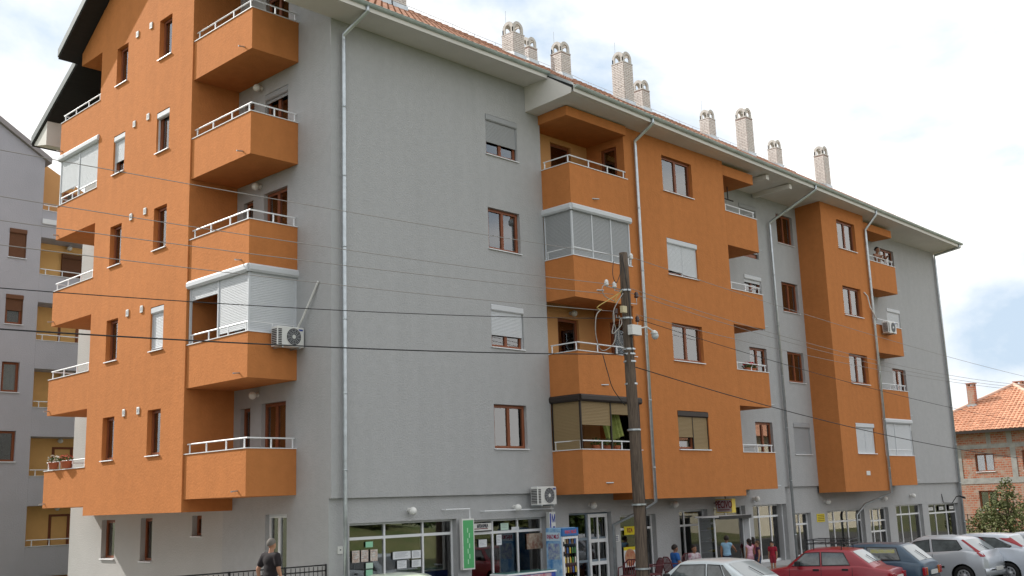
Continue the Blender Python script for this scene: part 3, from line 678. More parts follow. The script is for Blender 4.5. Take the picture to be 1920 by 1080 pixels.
for px, pt, Y, w_, rod in ((706, -62, 4.3, 0.60, 0), (738, -45, 4.3, 0.60, 0), (961, 47, 4.2, 0.60, 1), (990, 75, 6.6, 0.52, 0), (1050, 84, 5.2, 0.58, 1), (1165, 103, 4.0, 0.62, 1), (1201, 155, 5.4, 0.54, 0), (1325, 210, 6.3, 0.56, 1), (1393, 207, 3.6, 0.58, 0), (1451, 266, 6.3, 0.55, 0), (1538, 278, 3.6, 0.55, 0)):
    chimney(px, pt, Y, w_, rod=rod)

# --- downpipes
def pipe(pts, r=0.055, step=1.9):
    b = MB(); b.tube(pts, r, 10)
    for a, c in zip(pts[:-1], pts[1:]):
        a, c = Vector(a), Vector(c); n = int((c-a).length/step)
        for i in range(1, n+1):
            q = a.lerp(c, i/(n+0.5)); d = (c-a).normalized()*0.02; b.tube([q-d, q+d], r*1.14, 10)
    return b.build('downpipe', GALV, BL, smooth=True)
x = onY(645, 500, -0.1).x
pipe([(x+0.1, EY0-0.05, 12.47), (x+0.1, EY0-0.05, 12.32), (x, -0.12, 11.95), (x, -0.12, 11.8), (x, -0.12, -0.2), (x, -0.12, PAVE)])
x = onY(1208, 600, YV-0.1).x+0.05
pipe([(x+0.05, EY1-0.05+drift(x), 11.78), (x+0.05, EY1-0.05+drift(x), 11.62), (x, YV-0.1, 11.2), (x, YV-0.1, 11.0), (x, YV-0.1, -0.3), (x-0.2, YV+0.3, -0.55), (x-0.6, 0.05, -0.95), (x-0.6, 0.05, PAVE)])
x = 21.95
pipe([(x+0.6, EY1-0.03+drift(x), 11.8), (x+0.6, EY1-0.03+drift(x), 11.62), (x, YR-0.12, 10.55), (x, YR-0.12, 10.4), (x, YR-0.12, PAVE)])
x = 28.05
pipe([(x+0.2, EY1-0.03+drift(x), 11.8), (x+0.2, EY1-0.03+drift(x), 11.62), (x, YV3-0.09, 11.0), (x, YV3-0.09, 10.8), (x, YV3-0.09, -0.3), (x-0.35, 0.3, -0.75), (x-0.9, 0.45, -1.15), (x-0.9, 0.45, PAVE)])
x = 38.0
pipe([(x+0.15, EY1-0.03+drift(x), 11.8), (x+0.15, EY1-0.03+drift(x), 11.66), (x, YR-0.1, 11.45), (x, YR-0.1, 11.2), (x, YR-0.1, PAVE)])
# --- ground floor of the long facade with shop openings
GY = {0: 0.10, 1: 0.60}
def gop(xa, xb, ytop, s_, zb=PAVE+0.12):
    a = onY(xa, ytop, GY[s_]); b = onY(xb, ytop, GY[s_]); return [a.x, b.x, zb, (a.z+b.z)/2]
OPS = {'pharmacy': (gop(655, 856, 977, 0, PAVE+0.03), 0), 'dairy': (gop(882, 1023, 972, 0, PAVE+0.03), 0), 'stairs': (gop(1066, 1146, 961, 0, PAVE+0.03), 0), 'cafe': (gop(1162, 1229, 965, 0, PAVE+0.03), 0),
       'bakery_door': (gop(1273, 1326, 956, 0, PAVE+0.03), 0), 'bakery': (gop(1338, 1397, 949, 0, PAVE+0.5), 0), 'corner': (gop(1411, 1474, 946, 0, PAVE+0.15), 0),
       'small': (gop(1489, 1520, 962, 1), 1), 'wide': (gop(1551, 1620, 956, 1), 1), 'door': (gop(1630, 1665, 952, 1, PAVE+0.03), 1), 'right_a': (gop(1679, 1729, 946, 1), 1), 'right_b': (gop(1740, 1797, 944, 1), 1)}
XM = 20.6
mb = MB(); wallmesh(mb, 'Y', GY[0], 0.0, XM, -3.2, ZL+0.05, [o for o, s_ in OPS.values() if s_ == 0], 0.24); wallmesh(mb, 'Y', GY[1], XM, XR, -3.2, ZL+0.05, [o for o, s_ in OPS.values() if s_ == 1], 0.24)
mb.quad((XM, GY[0], -3.2), (XM, GY[1], -3.2), (XM, GY[1], ZL+0.05), (XM, GY[0], ZL+0.05)); mb.build('ground_floor_wall', GRAY, BL)
def shopfront(key, cols, transom=None, frame=ALU, glass=SHOPG, doors=(), name='shop_window', inset=0.17, midrail=None):
    """cols: x fractions of the mullions; doors: indices of columns that are door leaves"""
    (a, b, z0, z1), s_ = OPS[key]; y = GY[s_]+inset; W_ = b-a; e = 0.055
    fr = MB(); fr.box(a, a+e, y, y+0.06, z0, z1).box(b-e, b, y, y+0.06, z0, z1).box(a+e, b-e, y, y+0.06, z1-e, z1).box(a+e, b-e, y, y+0.06, z0, z0+0.09)
    xs = [a]+[a+W_*c for c in cols]+[b]
    for x_ in xs[1:-1]: fr.box(x_-e/2, x_+e/2, y-0.004, y+0.064, z0+0.09, z1-e)
    spans = []
    for i in range(len(xs)-1):
        x0 = xs[i]+(e if i == 0 else e/2); x1 = xs[i+1]-(e if i == len(xs)-2 else e/2)
        cuts = [z0+0.09, z1-e]
        if transom and i not in doors: cuts.insert(1, z1-transom)
        if transom and i in doors: cuts.insert(1, z1-transom)
        if midrail and i in doors: cuts = cuts[:1]+[z0+m_ for m_ in midrail]+cuts[1:]
        for c in cuts[1:-1]: fr.box(x0, x1, y-0.002, y+0.062, c-0.035, c+0.035)
        for q0, q1 in zip(cuts[:-1], cuts[1:]): spans.append((x0, x1, q0+(0.035 if q0 != cuts[0] else 0), q1-(0.035 if q1 != cuts[-1] else 0)))
    fo = fr.build(name, frame, BL)
    for (x0, x1, q0, q1) in spans: MB().box(x0, x1, y+0.025, y+0.035, q0, q1).build('pane', glass, fo)
    return fo
f = shopfront('pharmacy', (0.345, 0.705), 0.37, doors=(2,))
f = shopfront('dairy', (0.33, 0.665), 0.36, doors=(0,))
GREYF = mat('grey_blue_frame', (0.20, 0.25, 0.30), 0.45)
f = shopfront('stairs', (0.5,), None, frame=GREYF, doors=(0, 1), midrail=(0.75, 1.4), name='entrance_door')
(a, b, z0, z1), _s = OPS['stairs']; xm = (a+b)/2; yl = GY[0]+0.12; dl = MB().box(xm+0.03, xm+0.12, yl, yl+0.045, z0+0.04, z1-0.05).box(b-0.15, b-0.06, yl, yl+0.045, z0+0.04, z1-0.05)
for zq_ in (z0+0.04, z0+0.62, z0+1.28, z1-0.15): dl.box(xm+0.12, b-0.15, yl, yl+0.045, zq_, zq_+0.1)
dl.box((xm+b)/2-0.05, (xm+b)/2-0.0, yl+0.002, yl+0.043, z0+0.14, z1-0.15); dl.build('white_door_leaf', ALU, f)
f = shopfront('cafe', (0.6,), 0.42, doors=(0,), name='shop_door')
f = shopfront('bakery_door', (0.3,), 0.5, doors=(), name='shop_door')
f = shopfront('bakery', (0.5,), 0.4)
f = shopfront('corner', (0.28, 0.62), 0.42, doors=(2,))
f = shopfront('small', (0.5,), 0.42); f = shopfront('wide', (0.25, 0.62), 0.45); f = shopfront('door', (0.33, 0.66), None, doors=(0, 1, 2), midrail=(0.8, 1.25), name='shop_door')
f = shopfront('right_a', (0.3, 0.62), 0.42); f = shopfront('right_b', (0.32, 0.68), 0.42)
# handles and the dark open door leaf of the first shop
o_ = OPS['pharmacy'][0]; xd = o_[0]+0.705*(o_[1]-o_[0])
dl = MB().box(xd+0.05, o_[1]-0.1, 0.42, 0.47, o_[2]+0.05, o_[3]-0.06).build('door_leaf', mat('door_panel_grey', (0.16, 0.17, 0.18), 0.5), BL)
MB().tube([(xd+0.15, 0.40, -1.75), (xd+0.27, 0.40, -1.75)], 0.015, 6).build('door_handle', BLACKM, dl)
hd = onY(928, 1049, 0.24); MB().tube([(hd.x, 0.235, hd.z+0.12), (hd.x, 0.20, hd.z+0.1), (hd.x, 0.20, hd.z-0.1), (hd.x, 0.235, hd.z-0.12)], 0.015, 6).build('door_handle', BLACKM, BL)
# things inside the shops: shelves with goods, seen through the glass
def shelf(x0, x1, y, label, cols, z1=-0.9):
    t = thing('shop_shelf', label, 'shelf', ((x0+x1)/2, y, PAVE))
    fr = MB().box(x0, x1, y+0.35, y+0.37, PAVE, z1)
    for x_ in (x0, x1-0.03): fr.box(x_, x_+0.03, y, y+0.35, PAVE, z1)
    fr.build('rack', PLW, t); n = 5; dz = (z1-PAVE-0.1)/n
    for i in range(n):
        MB().box(x0+0.03, x1-0.03, y, y+0.35, PAVE+0.1+i*dz, PAVE+0.12+i*dz).build('board', PLW, t)
    gd_ = {}
    for i in range(n):
        x_ = x0+0.06
        while x_ < x1-0.2:
            w_ = random.uniform(0.08, 0.18); h_ = random.uniform(0.5, 0.85)*dz; c = random.choice(cols); gd_.setdefault(c, MB()).box(x_, x_+w_*0.9, y+0.04, y+0.25, PAVE+0.122+i*dz, PAVE+0.122+i*dz+h_); x_ += w_
    for c, b in gd_.items(): b.build('goods', MATS[c], t)['kind'] = 'stuff'
for nm, c in (('goods_red', (0.35, 0.04, 0.03)), ('goods_cream', (0.6, 0.55, 0.42)), ('goods_green', (0.06, 0.2, 0.06)), ('goods_blue', (0.05, 0.12, 0.35)), ('goods_yellow', (0.6, 0.42, 0.05)), ('goods_brown', (0.2, 0.1, 0.05))): mat(nm, c, 0.6)
ALLG = ['goods_red', 'goods_cream', 'goods_green', 'goods_blue', 'goods_yellow', 'goods_brown']
o_ = OPS['dairy'][0]; shelf(o_[0]+1.2, o_[1]-0.35, 0.9, 'stocked shelf behind the dairy shop windows', ALLG)
o_ = OPS['right_b'][0]; shelf(o_[0]+0.2, o_[1]-0.3, 1.25, 'shelf of red and cream goods behind the rightmost shop window', ['goods_red', 'goods_cream', 'goods_green'])
o_ = OPS['right_a'][0]; shelf(o_[0]+0.2, o_[1]-0.3, 1.25, 'shelf of goods behind the shop window with the yellow bag', ['goods_cream', 'goods_yellow', 'goods_red'])
o_ = OPS['corner'][0]; shelf(o_[0]+0.2, o_[1]-0.4, 1.2, 'stocked shelf behind the shop window nearest the bakery sign', ['goods_cream', 'goods_brown'])

o_ = OPS['right_b'][0]
for i, wd_ in enumerate((0.16, 0.5, 0.84)):
    xc = o_[0]+(o_[1]-o_[0])*wd_; t = thing('transom_sign', '%s framed sign in the transom of the rightmost shop window' % ('left', 'middle', 'right')[i], 'sign', (xc, 0.74, o_[3]-0.35), group='signs in the rightmost transom')
    MB().box(xc-0.3, xc+0.3, 0.745, 0.755, o_[3]-0.34, o_[3]-0.1).build('sign_border', BLACKM, t); MB().box(xc-0.24, xc+0.24, 0.738, 0.744, o_[3]-0.29, o_[3]-0.15).build('sign_panel', PLW, t); MB().box(xc-0.18, xc+0.14, 0.734, 0.737, o_[3]-0.24, o_[3]-0.2).build('printed_line', SHUTG, t)
o_ = OPS['dairy'][0]; t = thing('magazine_rack', 'rack of magazines standing behind the dairy shop window', 'rack', (o_[0]+1.55, 0.5, PAVE)); x0_ = o_[0]+1.18
MB().box(x0_-0.02, x0_+0.85, 0.56, 0.58, PAVE+0.3, -1.02).build('frame', PLW, t)
for r_ in range(5):
    for c_ in range(3):
        cl = random.choice(['goods_cream', 'goods_cream', 'goods_red', 'goods_blue', 'goods_yellow', 'goods_green']); z_ = PAVE+0.42+r_*0.27; o2 = MB().box(x0_+c_*0.28, x0_+c_*0.28+0.24, 0.53, 0.545, z_, z_+0.23).build('magazine', MATS['goods_cream'], t)
        MB().box(x0_+c_*0.28+0.02, x0_+c_*0.28+0.22, 0.525, 0.529, z_+0.02, z_+0.15).build('cover_picture', MATS[cl], o2)
# ---- flat papers stuck on the glass
PAPW = mat('paper_white', (0.74, 0.76, 0.78), 0.9, var=0.12, vscale=25); PAPG = mat('paper_green', (0.30, 0.62, 0.42), 0.9); PAPM = mat('paper_mint', (0.55, 0.72, 0.60), 0.9)
PRINT = mat('paper_print', (0.72, 0.72, 0.68), 0.9, var=0.6, vscale=14, col2=(0.45, 0.28, 0.2)); PICT = mat('poster_picture', (0.55, 0.5, 0.4), 0.7, var=0.7, vscale=9, col2=(0.25, 0.08, 0.05))
def paper(x0, y0, x1, y1, Y, mt, label, name='paper_notice', lines=0, mark=None):
    a = onY(x0, y1, Y); b = onY(x1, y0, Y); t = tag(MB().box(a.x, b.x, Y-0.004, Y, a.z, b.z).build(name, mt), label, 'poster' if name != 'paper_notice' else 'notice', 'papers on the shop glass')
    w_, h_ = b.x-a.x, b.z-a.z
    for i in range(lines):
        z = b.z-h_*(0.16+0.72*i/max(1, lines)); MB().box(a.x+w_*0.12, b.x-w_*random.uniform(0.12, 0.35), Y-0.006, Y-0.0045, z-h_*0.018, z+h_*0.018).build('printed_line', mat('ink_grey', (0.25, 0.26, 0.3), 0.9), t)
    return t
GP = GY[0]+0.17-0.008
def zz(x, y): return (640+x/7.714, 940+y/7.714)
for (x0, y0, x1, y1, mt, lb, ln) in ((350, 580, 455, 668, PAPG, 'small green paper highest on the left pane of the first shop', 0), (155, 710, 262, 893, PRINT, 'leftmost of three printed leaflets on the first shop window', 4), (285, 700, 388, 878, PRINT, 'middle of three printed leaflets on the first shop window', 4), (420, 692, 522, 868, PRINT, 'rightmost of three printed leaflets on the first shop window', 3),
        (355, 885, 457, 975, PAPM, 'pale mint paper below the three leaflets on the first shop window', 0), (355, 985, 452, 1080, PAPG, 'lowest green paper on the left pane of the first shop', 0), (745, 715, 1000, 843, PAPW, 'wide white notice on the middle pane of the first shop', 5), (1018, 704, 1147, 828, PAPW, 'upper bluish white notice beside the wide notice', 5), (1020, 838, 1150, 955, PAPW, 'lower bluish white notice under the other beside the wide notice', 5), (808, 850, 942, 975, PAPW, 'square white notice below the wide notice', 4)):
    (xa_, ya_), (xb_, yb_) = zz(x0, y0), zz(x1, y1); paper(xa_, ya_, xb_, yb_, GP, mt, lb, lines=ln)
def z5(x, y): return (850+x/7.714, 940+y/7.714)
for (x0, y0, x1, y1, mt, lb, ln) in ((368, 548, 482, 665, PAPW, 'white notice on the dark dairy shop door', 4), (685, 312, 795, 418, PAPM, 'pale green paper in the transom of the dairy window', 3), (840, 365, 948, 415, PAPW, 'low white paper in the transom of the dairy window', 0), (625, 480, 695, 635, PAPW, 'tall white notice at the left edge of the dairy window', 5), (1065, 455, 1300, 695, PICT, 'food poster in the right pane of the dairy window', 0)):
    (xa_, ya_), (xb_, yb_) = z5(x0, y0), z5(x1, y1); paper(xa_, ya_, xb_, yb_, GP, mt, lb, lines=ln, name='window_poster' if mt is PICT else 'paper_notice')
# name sign over the dairy door
INK = mat('ink_dark', (0.03, 0.03, 0.05), 0.7); INKR = mat('ink_dark_red', (0.18, 0.01, 0.02), 0.6)
a = onY(*z5(290, 430), 0.2); b = onY(*z5(553, 310), 0.2)
t = thing('shop_sign', 'white dairy shop sign with dark Cyrillic letters over the door', 'sign', (a.x, 0.2, a.z)); MB().box(a.x, b.x, 0.2, 0.225, a.z, b.z).build('board', PLW, t)
fr = MB().box(a.x-0.02, b.x+0.02, 0.21, 0.24, a.z-0.02, b.z+0.02).build('sign_frame', INK, t)
textmesh('МЛЕКАРИЦА', (b.z-a.z)*0.62, INK, t, ((a.x+b.x)/2, 0.196, a.z+(b.z-a.z)*0.60), FACEY, bold=0.004, sx=0.55)
MB().box(a.x+0.04, b.x-0.15, 0.196, 0.199, a.z+0.04, a.z+0.06).build('printed_line', INKR, t)
# green sign hanging in front of the wall
YS = GY[0]-0.2
s0 = onY(866, 973, YS); s1 = onY(891, 1067, YS); q0 = onY(838, 955.5, YS); q1 = onY(883, 953.5, YS)
t = thing('hanging_sign', 'tall green vertical sign hung from a white bracket beside the dairy door', 'sign', (s0.x, YS, s1.z))
MB().box(s0.x, s1.x, YS, YS+0.1, s1.z, s0.z).build('sign_case', PLW, t)
MB().box(s0.x+0.035, s1.x-0.035, YS-0.006, YS-0.001, s1.z+0.04, s0.z-0.04).build('green_panel', mat('sign_green', (0.10, 0.42, 0.16), 0.5), t)
MB().tube([(q0.x, GY[0], q0.z), (q0.x, YS+0.05, q0.z), (q1.x, YS+0.05, q0.z), (q1.x, YS+0.05, s0.z)], 0.018, 6).build('bracket', WHITE, t)
for i in range(7):
    z = s0.z-0.3-i*(s0.z-s1.z-0.45)/6.4; xc = (s0.x+s1.x)/2+0.03*(1 if i % 2 else -1)
    MB().box(xc-0.016, xc+0.016, YS-0.0095, YS-0.0065, z-0.06, z+0.06).build('letter_stroke', mat('sign_mint', (0.45, 0.75, 0.5), 0.6), t)
# narrow vertical sign behind the fridge
YS = GY[0]-0.22
s0 = onY(1029.5, 960, YS); s1 = onY(1043, 1010, YS); q0 = onY(911, 958.5, YS)
t = thing('hanging_sign', 'narrow white and blue vertical sign rising behind the drinks fridge', 'sign', (s0.x, YS, s1.z))
MB().tube([(q0.x, GY[0], q0.z), (q0.x, YS+0.06, q0.z), (s1.x, YS+0.06, q0.z)], 0.018, 6).build('bracket', WHITE, t)
MB().box(s0.x, s1.x, YS, YS+0.12, s1.z-0.9, s0.z).build('sign_case', PLW, t); MB().box(s0.x+0.02, s0.x+0.07, YS-0.004, YS-0.001, s1.z-0.85, s0.z-0.04).build('blue_edge', mat('sign_blue', (0.03, 0.06, 0.35), 0.5), t)
for i, c_ in enumerate('МЛЕКО'): textmesh(c_, 0.30, MATS['sign_blue'], t, ((s0.x+s1.x)/2+0.04, YS-0.004, s0.z-0.2-i*0.34), FACEY, bold=0.006, sx=0.6)
# bakery sign
XP = onY(1352, 950, -0.25).x
s0 = onX(1341.5, 936, XP); s1 = onX(1373.5, 961, XP)
t = thing('projecting_sign', 'boxed PECIVO bakery sign with yellow edge above the display cabinet', 'sign', (XP, GY[0], s1.z))
MB().box(XP, XP+0.22, s1.y, s0.y, s1.z, s0.z).build('sign_case', mat('sign_yellow', (0.75, 0.58, 0.10), 0.5), t)
MB().box(XP-0.008, XP-0.002, s1.y+0.03, s0.y-0.03, s1.z+0.03, s0.z-0.03).build('sign_face', mat('sign_face_grey', (0.45, 0.40, 0.42), 0.5), t)
textmesh('PECIVO', (s0.z-s1.z)*0.72, INKR, t, (XP-0.011, (s0.y+s1.y)/2, s1.z+(s0.z-s1.z)*0.56), FACEX, bold=0.008, sx=0.60)
MB().box(XP-0.011, XP-0.0085, s1.y+0.1, s0.y-0.1, s1.z+0.08, s1.z+0.11).build('printed_line', INKR, t)
MB().tube([(XP+0.1, s0.y, (s0.z+s1.z)/2+0.1), (XP+0.1, GY[0], (s0.z+s1.z)/2+0.1)], 0.02, 6).build('bracket', GRILLE, t); MB().tube([(XP+0.1, s0.y, s1.z+0.1), (XP+0.1, GY[0], s1.z+0.1)], 0.02, 6).build('bracket', GRILLE, t)
MB().tube([(XP+0.11, (s0.y+s1.y)/2, s0.z), (XP+0.11, (s0.y+s1.y)/2, ZVB)], 0.02, 6).build('hanger', GRILLE, t)
# cafe posters
YC = GY[0]+0.155; YEL = mat('poster_yellow', (0.72, 0.58, 0.02), 0.6)
def z6(x, y): return (1010+x/7.2, 930+y/7.2)
(xa_, ya_), (xb_, yb_) = z6(1155, 405), z6(1300, 528); a = onY(xa_, yb_, YC); b = onY(xb_, ya_, YC)
t = tag(MB().box(a.x, b.x, YC-0.005, YC, a.z, b.z).build('door_poster', YEL), 'yellow poster with RZA in red letters on the door behind the utility pole', 'poster'); textmesh('RZA', (b.z-a.z)*0.72, mat('ink_red', (0.25, 0.03, 0.01), 0.6), t, ((a.x+b.x)/2, YC-0.008, (a.z+b.z)/2), FACEY, bold=0.006, sx=0.75)
(xa_, ya_), (xb_, yb_) = z6(1160, 680), z6(1310, 965); a = onY(xa_, yb_, YC); b = onY(xb_, ya_, YC)
t = tag(MB().box(a.x, b.x, YC-0.005, YC, a.z, b.z).build('door_poster', PAPW), 'poster with a round pizza below the yellow RZA poster', 'poster')
MB().box(a.x, b.x, YC-0.007, YC-0.0055, b.z-0.1, b.z).build('yellow_band', YEL, t); r = (b.x-a.x)*0.44
MB().lathe(((a.x+b.x)/2, YC-0.0075, (a.z+b.z)/2-0.02), [(0.001, 0), (r, 0), (r, 0.002)], 20, 'y').build('pizza_picture', mat('pizza_print', (0.55, 0.38, 0.2), 0.7, var=0.6, vscale=10, col2=(0.4, 0.06, 0.04)), t)
# plates on the wall
def plate(x0, y0, x1, y1, Y, mt, label, name='wall_plate', cat='sign', lines=0, ink=INK):
    a = onY(x0, y1, Y); b = onY(x1, y0, Y); t = tag(MB().bevbox(a.x, b.x, Y-0.02, Y-0.001, a.z, b.z, 0.005).build(name, mt), label, cat)
    for i in range(lines):
        z = b.z-(b.z-a.z)*(i+0.8)/(lines+0.6); MB().box(a.x+0.05, b.x-0.05, Y-0.023, Y-0.0205, z-0.02, z+0.02).build('printed_line', ink, t)
    return t, a, b
plate(1532, 963, 1545, 979, GY[1], mat('plate_yellow', (0.75, 0.6, 0.03), 0.5), 'small yellow plate on the grey wall between shop windows', lines=4, ink=mat('ink_olive', (0.3, 0.22, 0.02), 0.6))
plate(1149, 1003, 1160, 1016, GY[0], PLW, 'small white plate on the wall left of the door with the RZA poster', lines=3, ink=mat('ink_grey', (0.25, 0.26, 0.3), 0.9))
t, a, b = plate(632.5, 1024, 642, 1039, GY[0], PLW, 'white plate with a black mark at the building corner beside the downpipe'); MB().box((a.x+b.x)/2-0.015, (a.x+b.x)/2+0.02, GY[0]-0.024, GY[0]-0.021, a.z+0.08, b.z-0.07).build('mark', INK, t)
plate(1625, 883, 1631, 891, YV3, PLW, 'small white box low on the far orange bay', 'junction_box', 'box')

# ---- lamps on the walls
def walllamp(p, face, label):
    t = thing('wall_lamp', label, 'lamp', p, group='round wall lamps'); d = Vector((0, -1, 0)) if face == 'Y' else Vector((-1, 0, 0)); p = Vector(p)
    MB().tube([p, p+d*0.05], 0.06, 12).build('base', PLW, t); MB().tube([p+d*0.05, p+d*0.09], 0.035, 8).build('neck', PLW, t)
    c = p+d*0.17+Vector((0, 0, -0.02)); MB().sphere(c, 0.105, n=16, m=10).build('globe', LAMPG, t, smooth=True)
for px, py, Y, lb in ((766, 957, GY[0], 'white globe lamp above the first shop window'), (963, 951, GY[0], 'white globe lamp between the green sign and the low air conditioner'), (1105, 947, GY[0], 'white globe lamp above the grey stairwell door'), (1259, 945, GY[0], 'white globe lamp under the orange bay left of the bakery sign'), (1412, 935, GY[0], 'white globe lamp just right of the bakery sign'),
        (1546, 940, GY[1], 'white globe lamp under the far orange bay'), (1653, 934, GY[1], 'small globe lamp beside the bent downpipe'), (1706, 929, GY[1], 'white globe lamp above the second shop window from the right corner'), (1055, 256, YR, 'globe lamp in the uppermost recessed balcony'), (1069, 588, YR, 'globe lamp in the open recessed balcony with the peach wall')):
    walllamp(onY(px, py, Y), 'Y', lb)
for k, lb in ((0, 'lowest'), (1, 'second'), (2, 'third'), (3, 'fourth')):
    if k == 1: continue
    walllamp((0, 3.2, 2.82+k*H), 'X', 'globe lamp above the %s grey balcony door at the gable corner' % {0: 'lowest', 2: 'middle', 3: 'second highest'}[k])
# street lamp on bent bracket near the right corner
p = onY(1765, 926, GY[1]); q = onY(1790, 935, -0.7)
t = thing('bracket_lamp', 'dark lamp on a bent bracket at the right corner of the building', 'lamp', p)
MB().tube([p, p+Vector((0, -0.06, -0.42)), p+Vector((0.12, -0.42, -0.45)), p+Vector((0.2, -0.62, -0.15))], 0.022, 6).build('bracket', BLACKM, t)
e = p+Vector((0.2, -0.62, -0.15)); MB().tube([e, e+Vector((0.12, -0.12, 0.03)), e+Vector((0.27, -0.27, -0.06)), e+Vector((0.31, -0.31, -0.1))], [0.02, 0.04, 0.055, 0.02], 8).build('lamp_head', BLACKM, t)

# ---- air conditioners
def aircon(loc, face, label, sgn=True):
    t = thing('air_conditioner', label, 'air conditioner', loc, 0.0 if face == 'Y' else R_(-90), group='outdoor air conditioner units')
    w_, h_, d_ = 0.80, 0.54, 0.28          # local: x width, -y outward, z up; origin bottom back centre
    MB().bevbox(-w_/2, w_/2, -d_-0.1, -0.1, 0.04, h_, 0.02).build('casing', PLW, t)
    g_ = MB(); cx, cz, y = 0.09, 0.29, -d_-0.106
    g_.lathe((cx, y+0.003, cz), [(0.21, 0), (0.225, -0.008), (0.235, 0)], 24, 'y'); g_.build('fan_ring', PLW, t)
    MB().lathe((cx, y+0.004, cz), [(0.001, 0), (0.21, 0), (0.21, 0.002)], 24, 'y').build('fan_opening', GRILLE, t)
    gr = MB()
    for i in range(12):
        a_ = math.pi*2*i/12; gr.tube([(cx+0.05*math.cos(a_), y-0.004, cz+0.05*math.sin(a_)), (cx+0.21*math.cos(a_+0.35), y-0.004, cz+0.21*math.sin(a_+0.35))], 0.006, 4)
    for r_ in (0.09, 0.13, 0.17): gr.lathe((cx, y-0.003, cz), [(r_, 0), (r_+0.006, -0.004), (r_+0.012, 0)], 20, 'y')
    gr.build('fan_grille', SHUTG, t)['kind'] = 'stuff'
    MB().lathe((cx, y-0.006, cz), [(0.001, -0.004), (0.05, 0), (0.055, 0.004)], 14, 'y').build('hub_cap', PLW, t)
    for i in range(9): inst('louvre', cmesh(('louvre',), lambda: MB().box(-0.004, 0.003, 0.02, d_-0.04, 0, 0.028), GRILLE), t, (-w_/2-0.002, -d_-0.1, 0.08+i*0.045))
    for i in range(9): inst('louvre', cmesh(('louvre_f',), lambda: MB().box(0, 0.1, -0.004, 0.003, 0, 0.028), GRILLE), t, (-w_/2+0.03, -d_-0.103, 0.08+i*0.045))
    MB().box(w_/2-0.17, w_/2-0.05, y-0.002, y+0.004, h_-0.09, h_-0.05).build('badge', mat('badge_blue', (0.03, 0.06, 0.3), 0.4), t)
    for x_ in (-0.25, 0.25): MB().box(x_-0.02, x_+0.02, -d_-0.12, 0.0, 0.0, 0.04).build('wall_bracket', GALV, t)
    return t
a = onY(529, 656, YB); aircon((a.x, YB, a.z), 'Y', 'white air conditioner on the side of the enclosed gable balcony')
MB().tube([(a.x+0.45, YB-0.2, a.z+0.45), (a.x+0.75, YB-0.12, a.z+0.9), (0.05, 0.6, a.z+1.75), (0.05, 0.35, a.z+1.85)], 0.022, 6)
hs = thing('air_conditioner_hose', 'white insulated hose running from the gable air conditioner to the grey wall', 'hose', (a.x+0.4, YB-0.2, a.z)); p0 = onY(553, 625, YB-0.15); p1 = onX(597, 527, -0.03)
MB().tube([p0, p0.lerp(p1, 0.25)+Vector((0, -0.06, 0.02)), p0.lerp(p1, 0.92), p1], 0.028, 7).build('hose', PLW, hs, smooth=True)
a = onY(1011, 949, -0.05); aircon((a.x, 0.0, a.z), 'Y', 'white air conditioner low on the grey wall above the dairy shop')
a = onY(1659, 628, YV4); aircon((a.x, YV4, a.z), 'Y', 'white air conditioner on the far orange balcony beside the downpipe')
p0 = onY(1620, 548, YV3-0.03); p1 = onY(1645, 600, YV3-0.2)
hs = thing('air_conditioner_hose', 'pale hose curving from the far orange bay to its air conditioner', 'hose', p0); MB().tube([p0, p0+Vector((0.25, -0.02, -0.15)), p0.lerp(p1, 0.5)+Vector((-0.05, 0, -0.05)), p1], 0.025, 7).build('hose', PLW, hs, smooth=True)
a = onY(1030, 945, -0.02); hs = thing('air_conditioner_hose', 'pale hose dropping from the low air conditioner to the dairy shop', 'hose', a); MB().tube([a, a+Vector((0.1, 0, -0.12)), a+Vector((0.16, 0.05, -0.3)), a+Vector((0.1, 0.09, -0.42))], 0.02, 6).build('hose', PLW, hs)

# ---- leaves
def leaves(mb, c, rx, ry, rz, n, s_, shell=0.35):
    for i in range(n):
        while True:
            d = Vector((random.uniform(-1, 1), random.uniform(-1, 1), random.uniform(-1, 1)))
            if d.length <= 1 and d.length > 0.05: break
        d = d.normalized()*(d.length**shell); p = Vector((c[0]+d.x*rx, c[1]+d.y*ry, c[2]+d.z*rz))
        a = Vector((random.uniform(-1, 1), random.uniform(-1, 1), random.uniform(-0.6, 0.6))).normalized(); b = a.cross(Vector((random.uniform(-1, 1), random.uniform(-1, 1), random.uniform(-1, 1)))).normalized()
        k = s_*random.uniform(0.6, 1.3); mb.quad(p-a*k, p+b*k*0.45, p+a*k, p-b*k*0.45)
def leafmat(name, c, c2): return mat(name, c, 0.6, var=0.5, vscale=2.2, col2=c2, spec=0.25)
LEAF = leafmat('leaf_green', (0.085, 0.125, 0.03), (0.035, 0.065, 0.016)); LEAF2 = leafmat('leaf_olive', (0.18, 0.19, 0.075), (0.06, 0.08, 0.025))
BARK = mat('bark', (0.10, 0.075, 0.05), 0.9, var=0.4, vscale=6, bump=0.02, bscale=12)

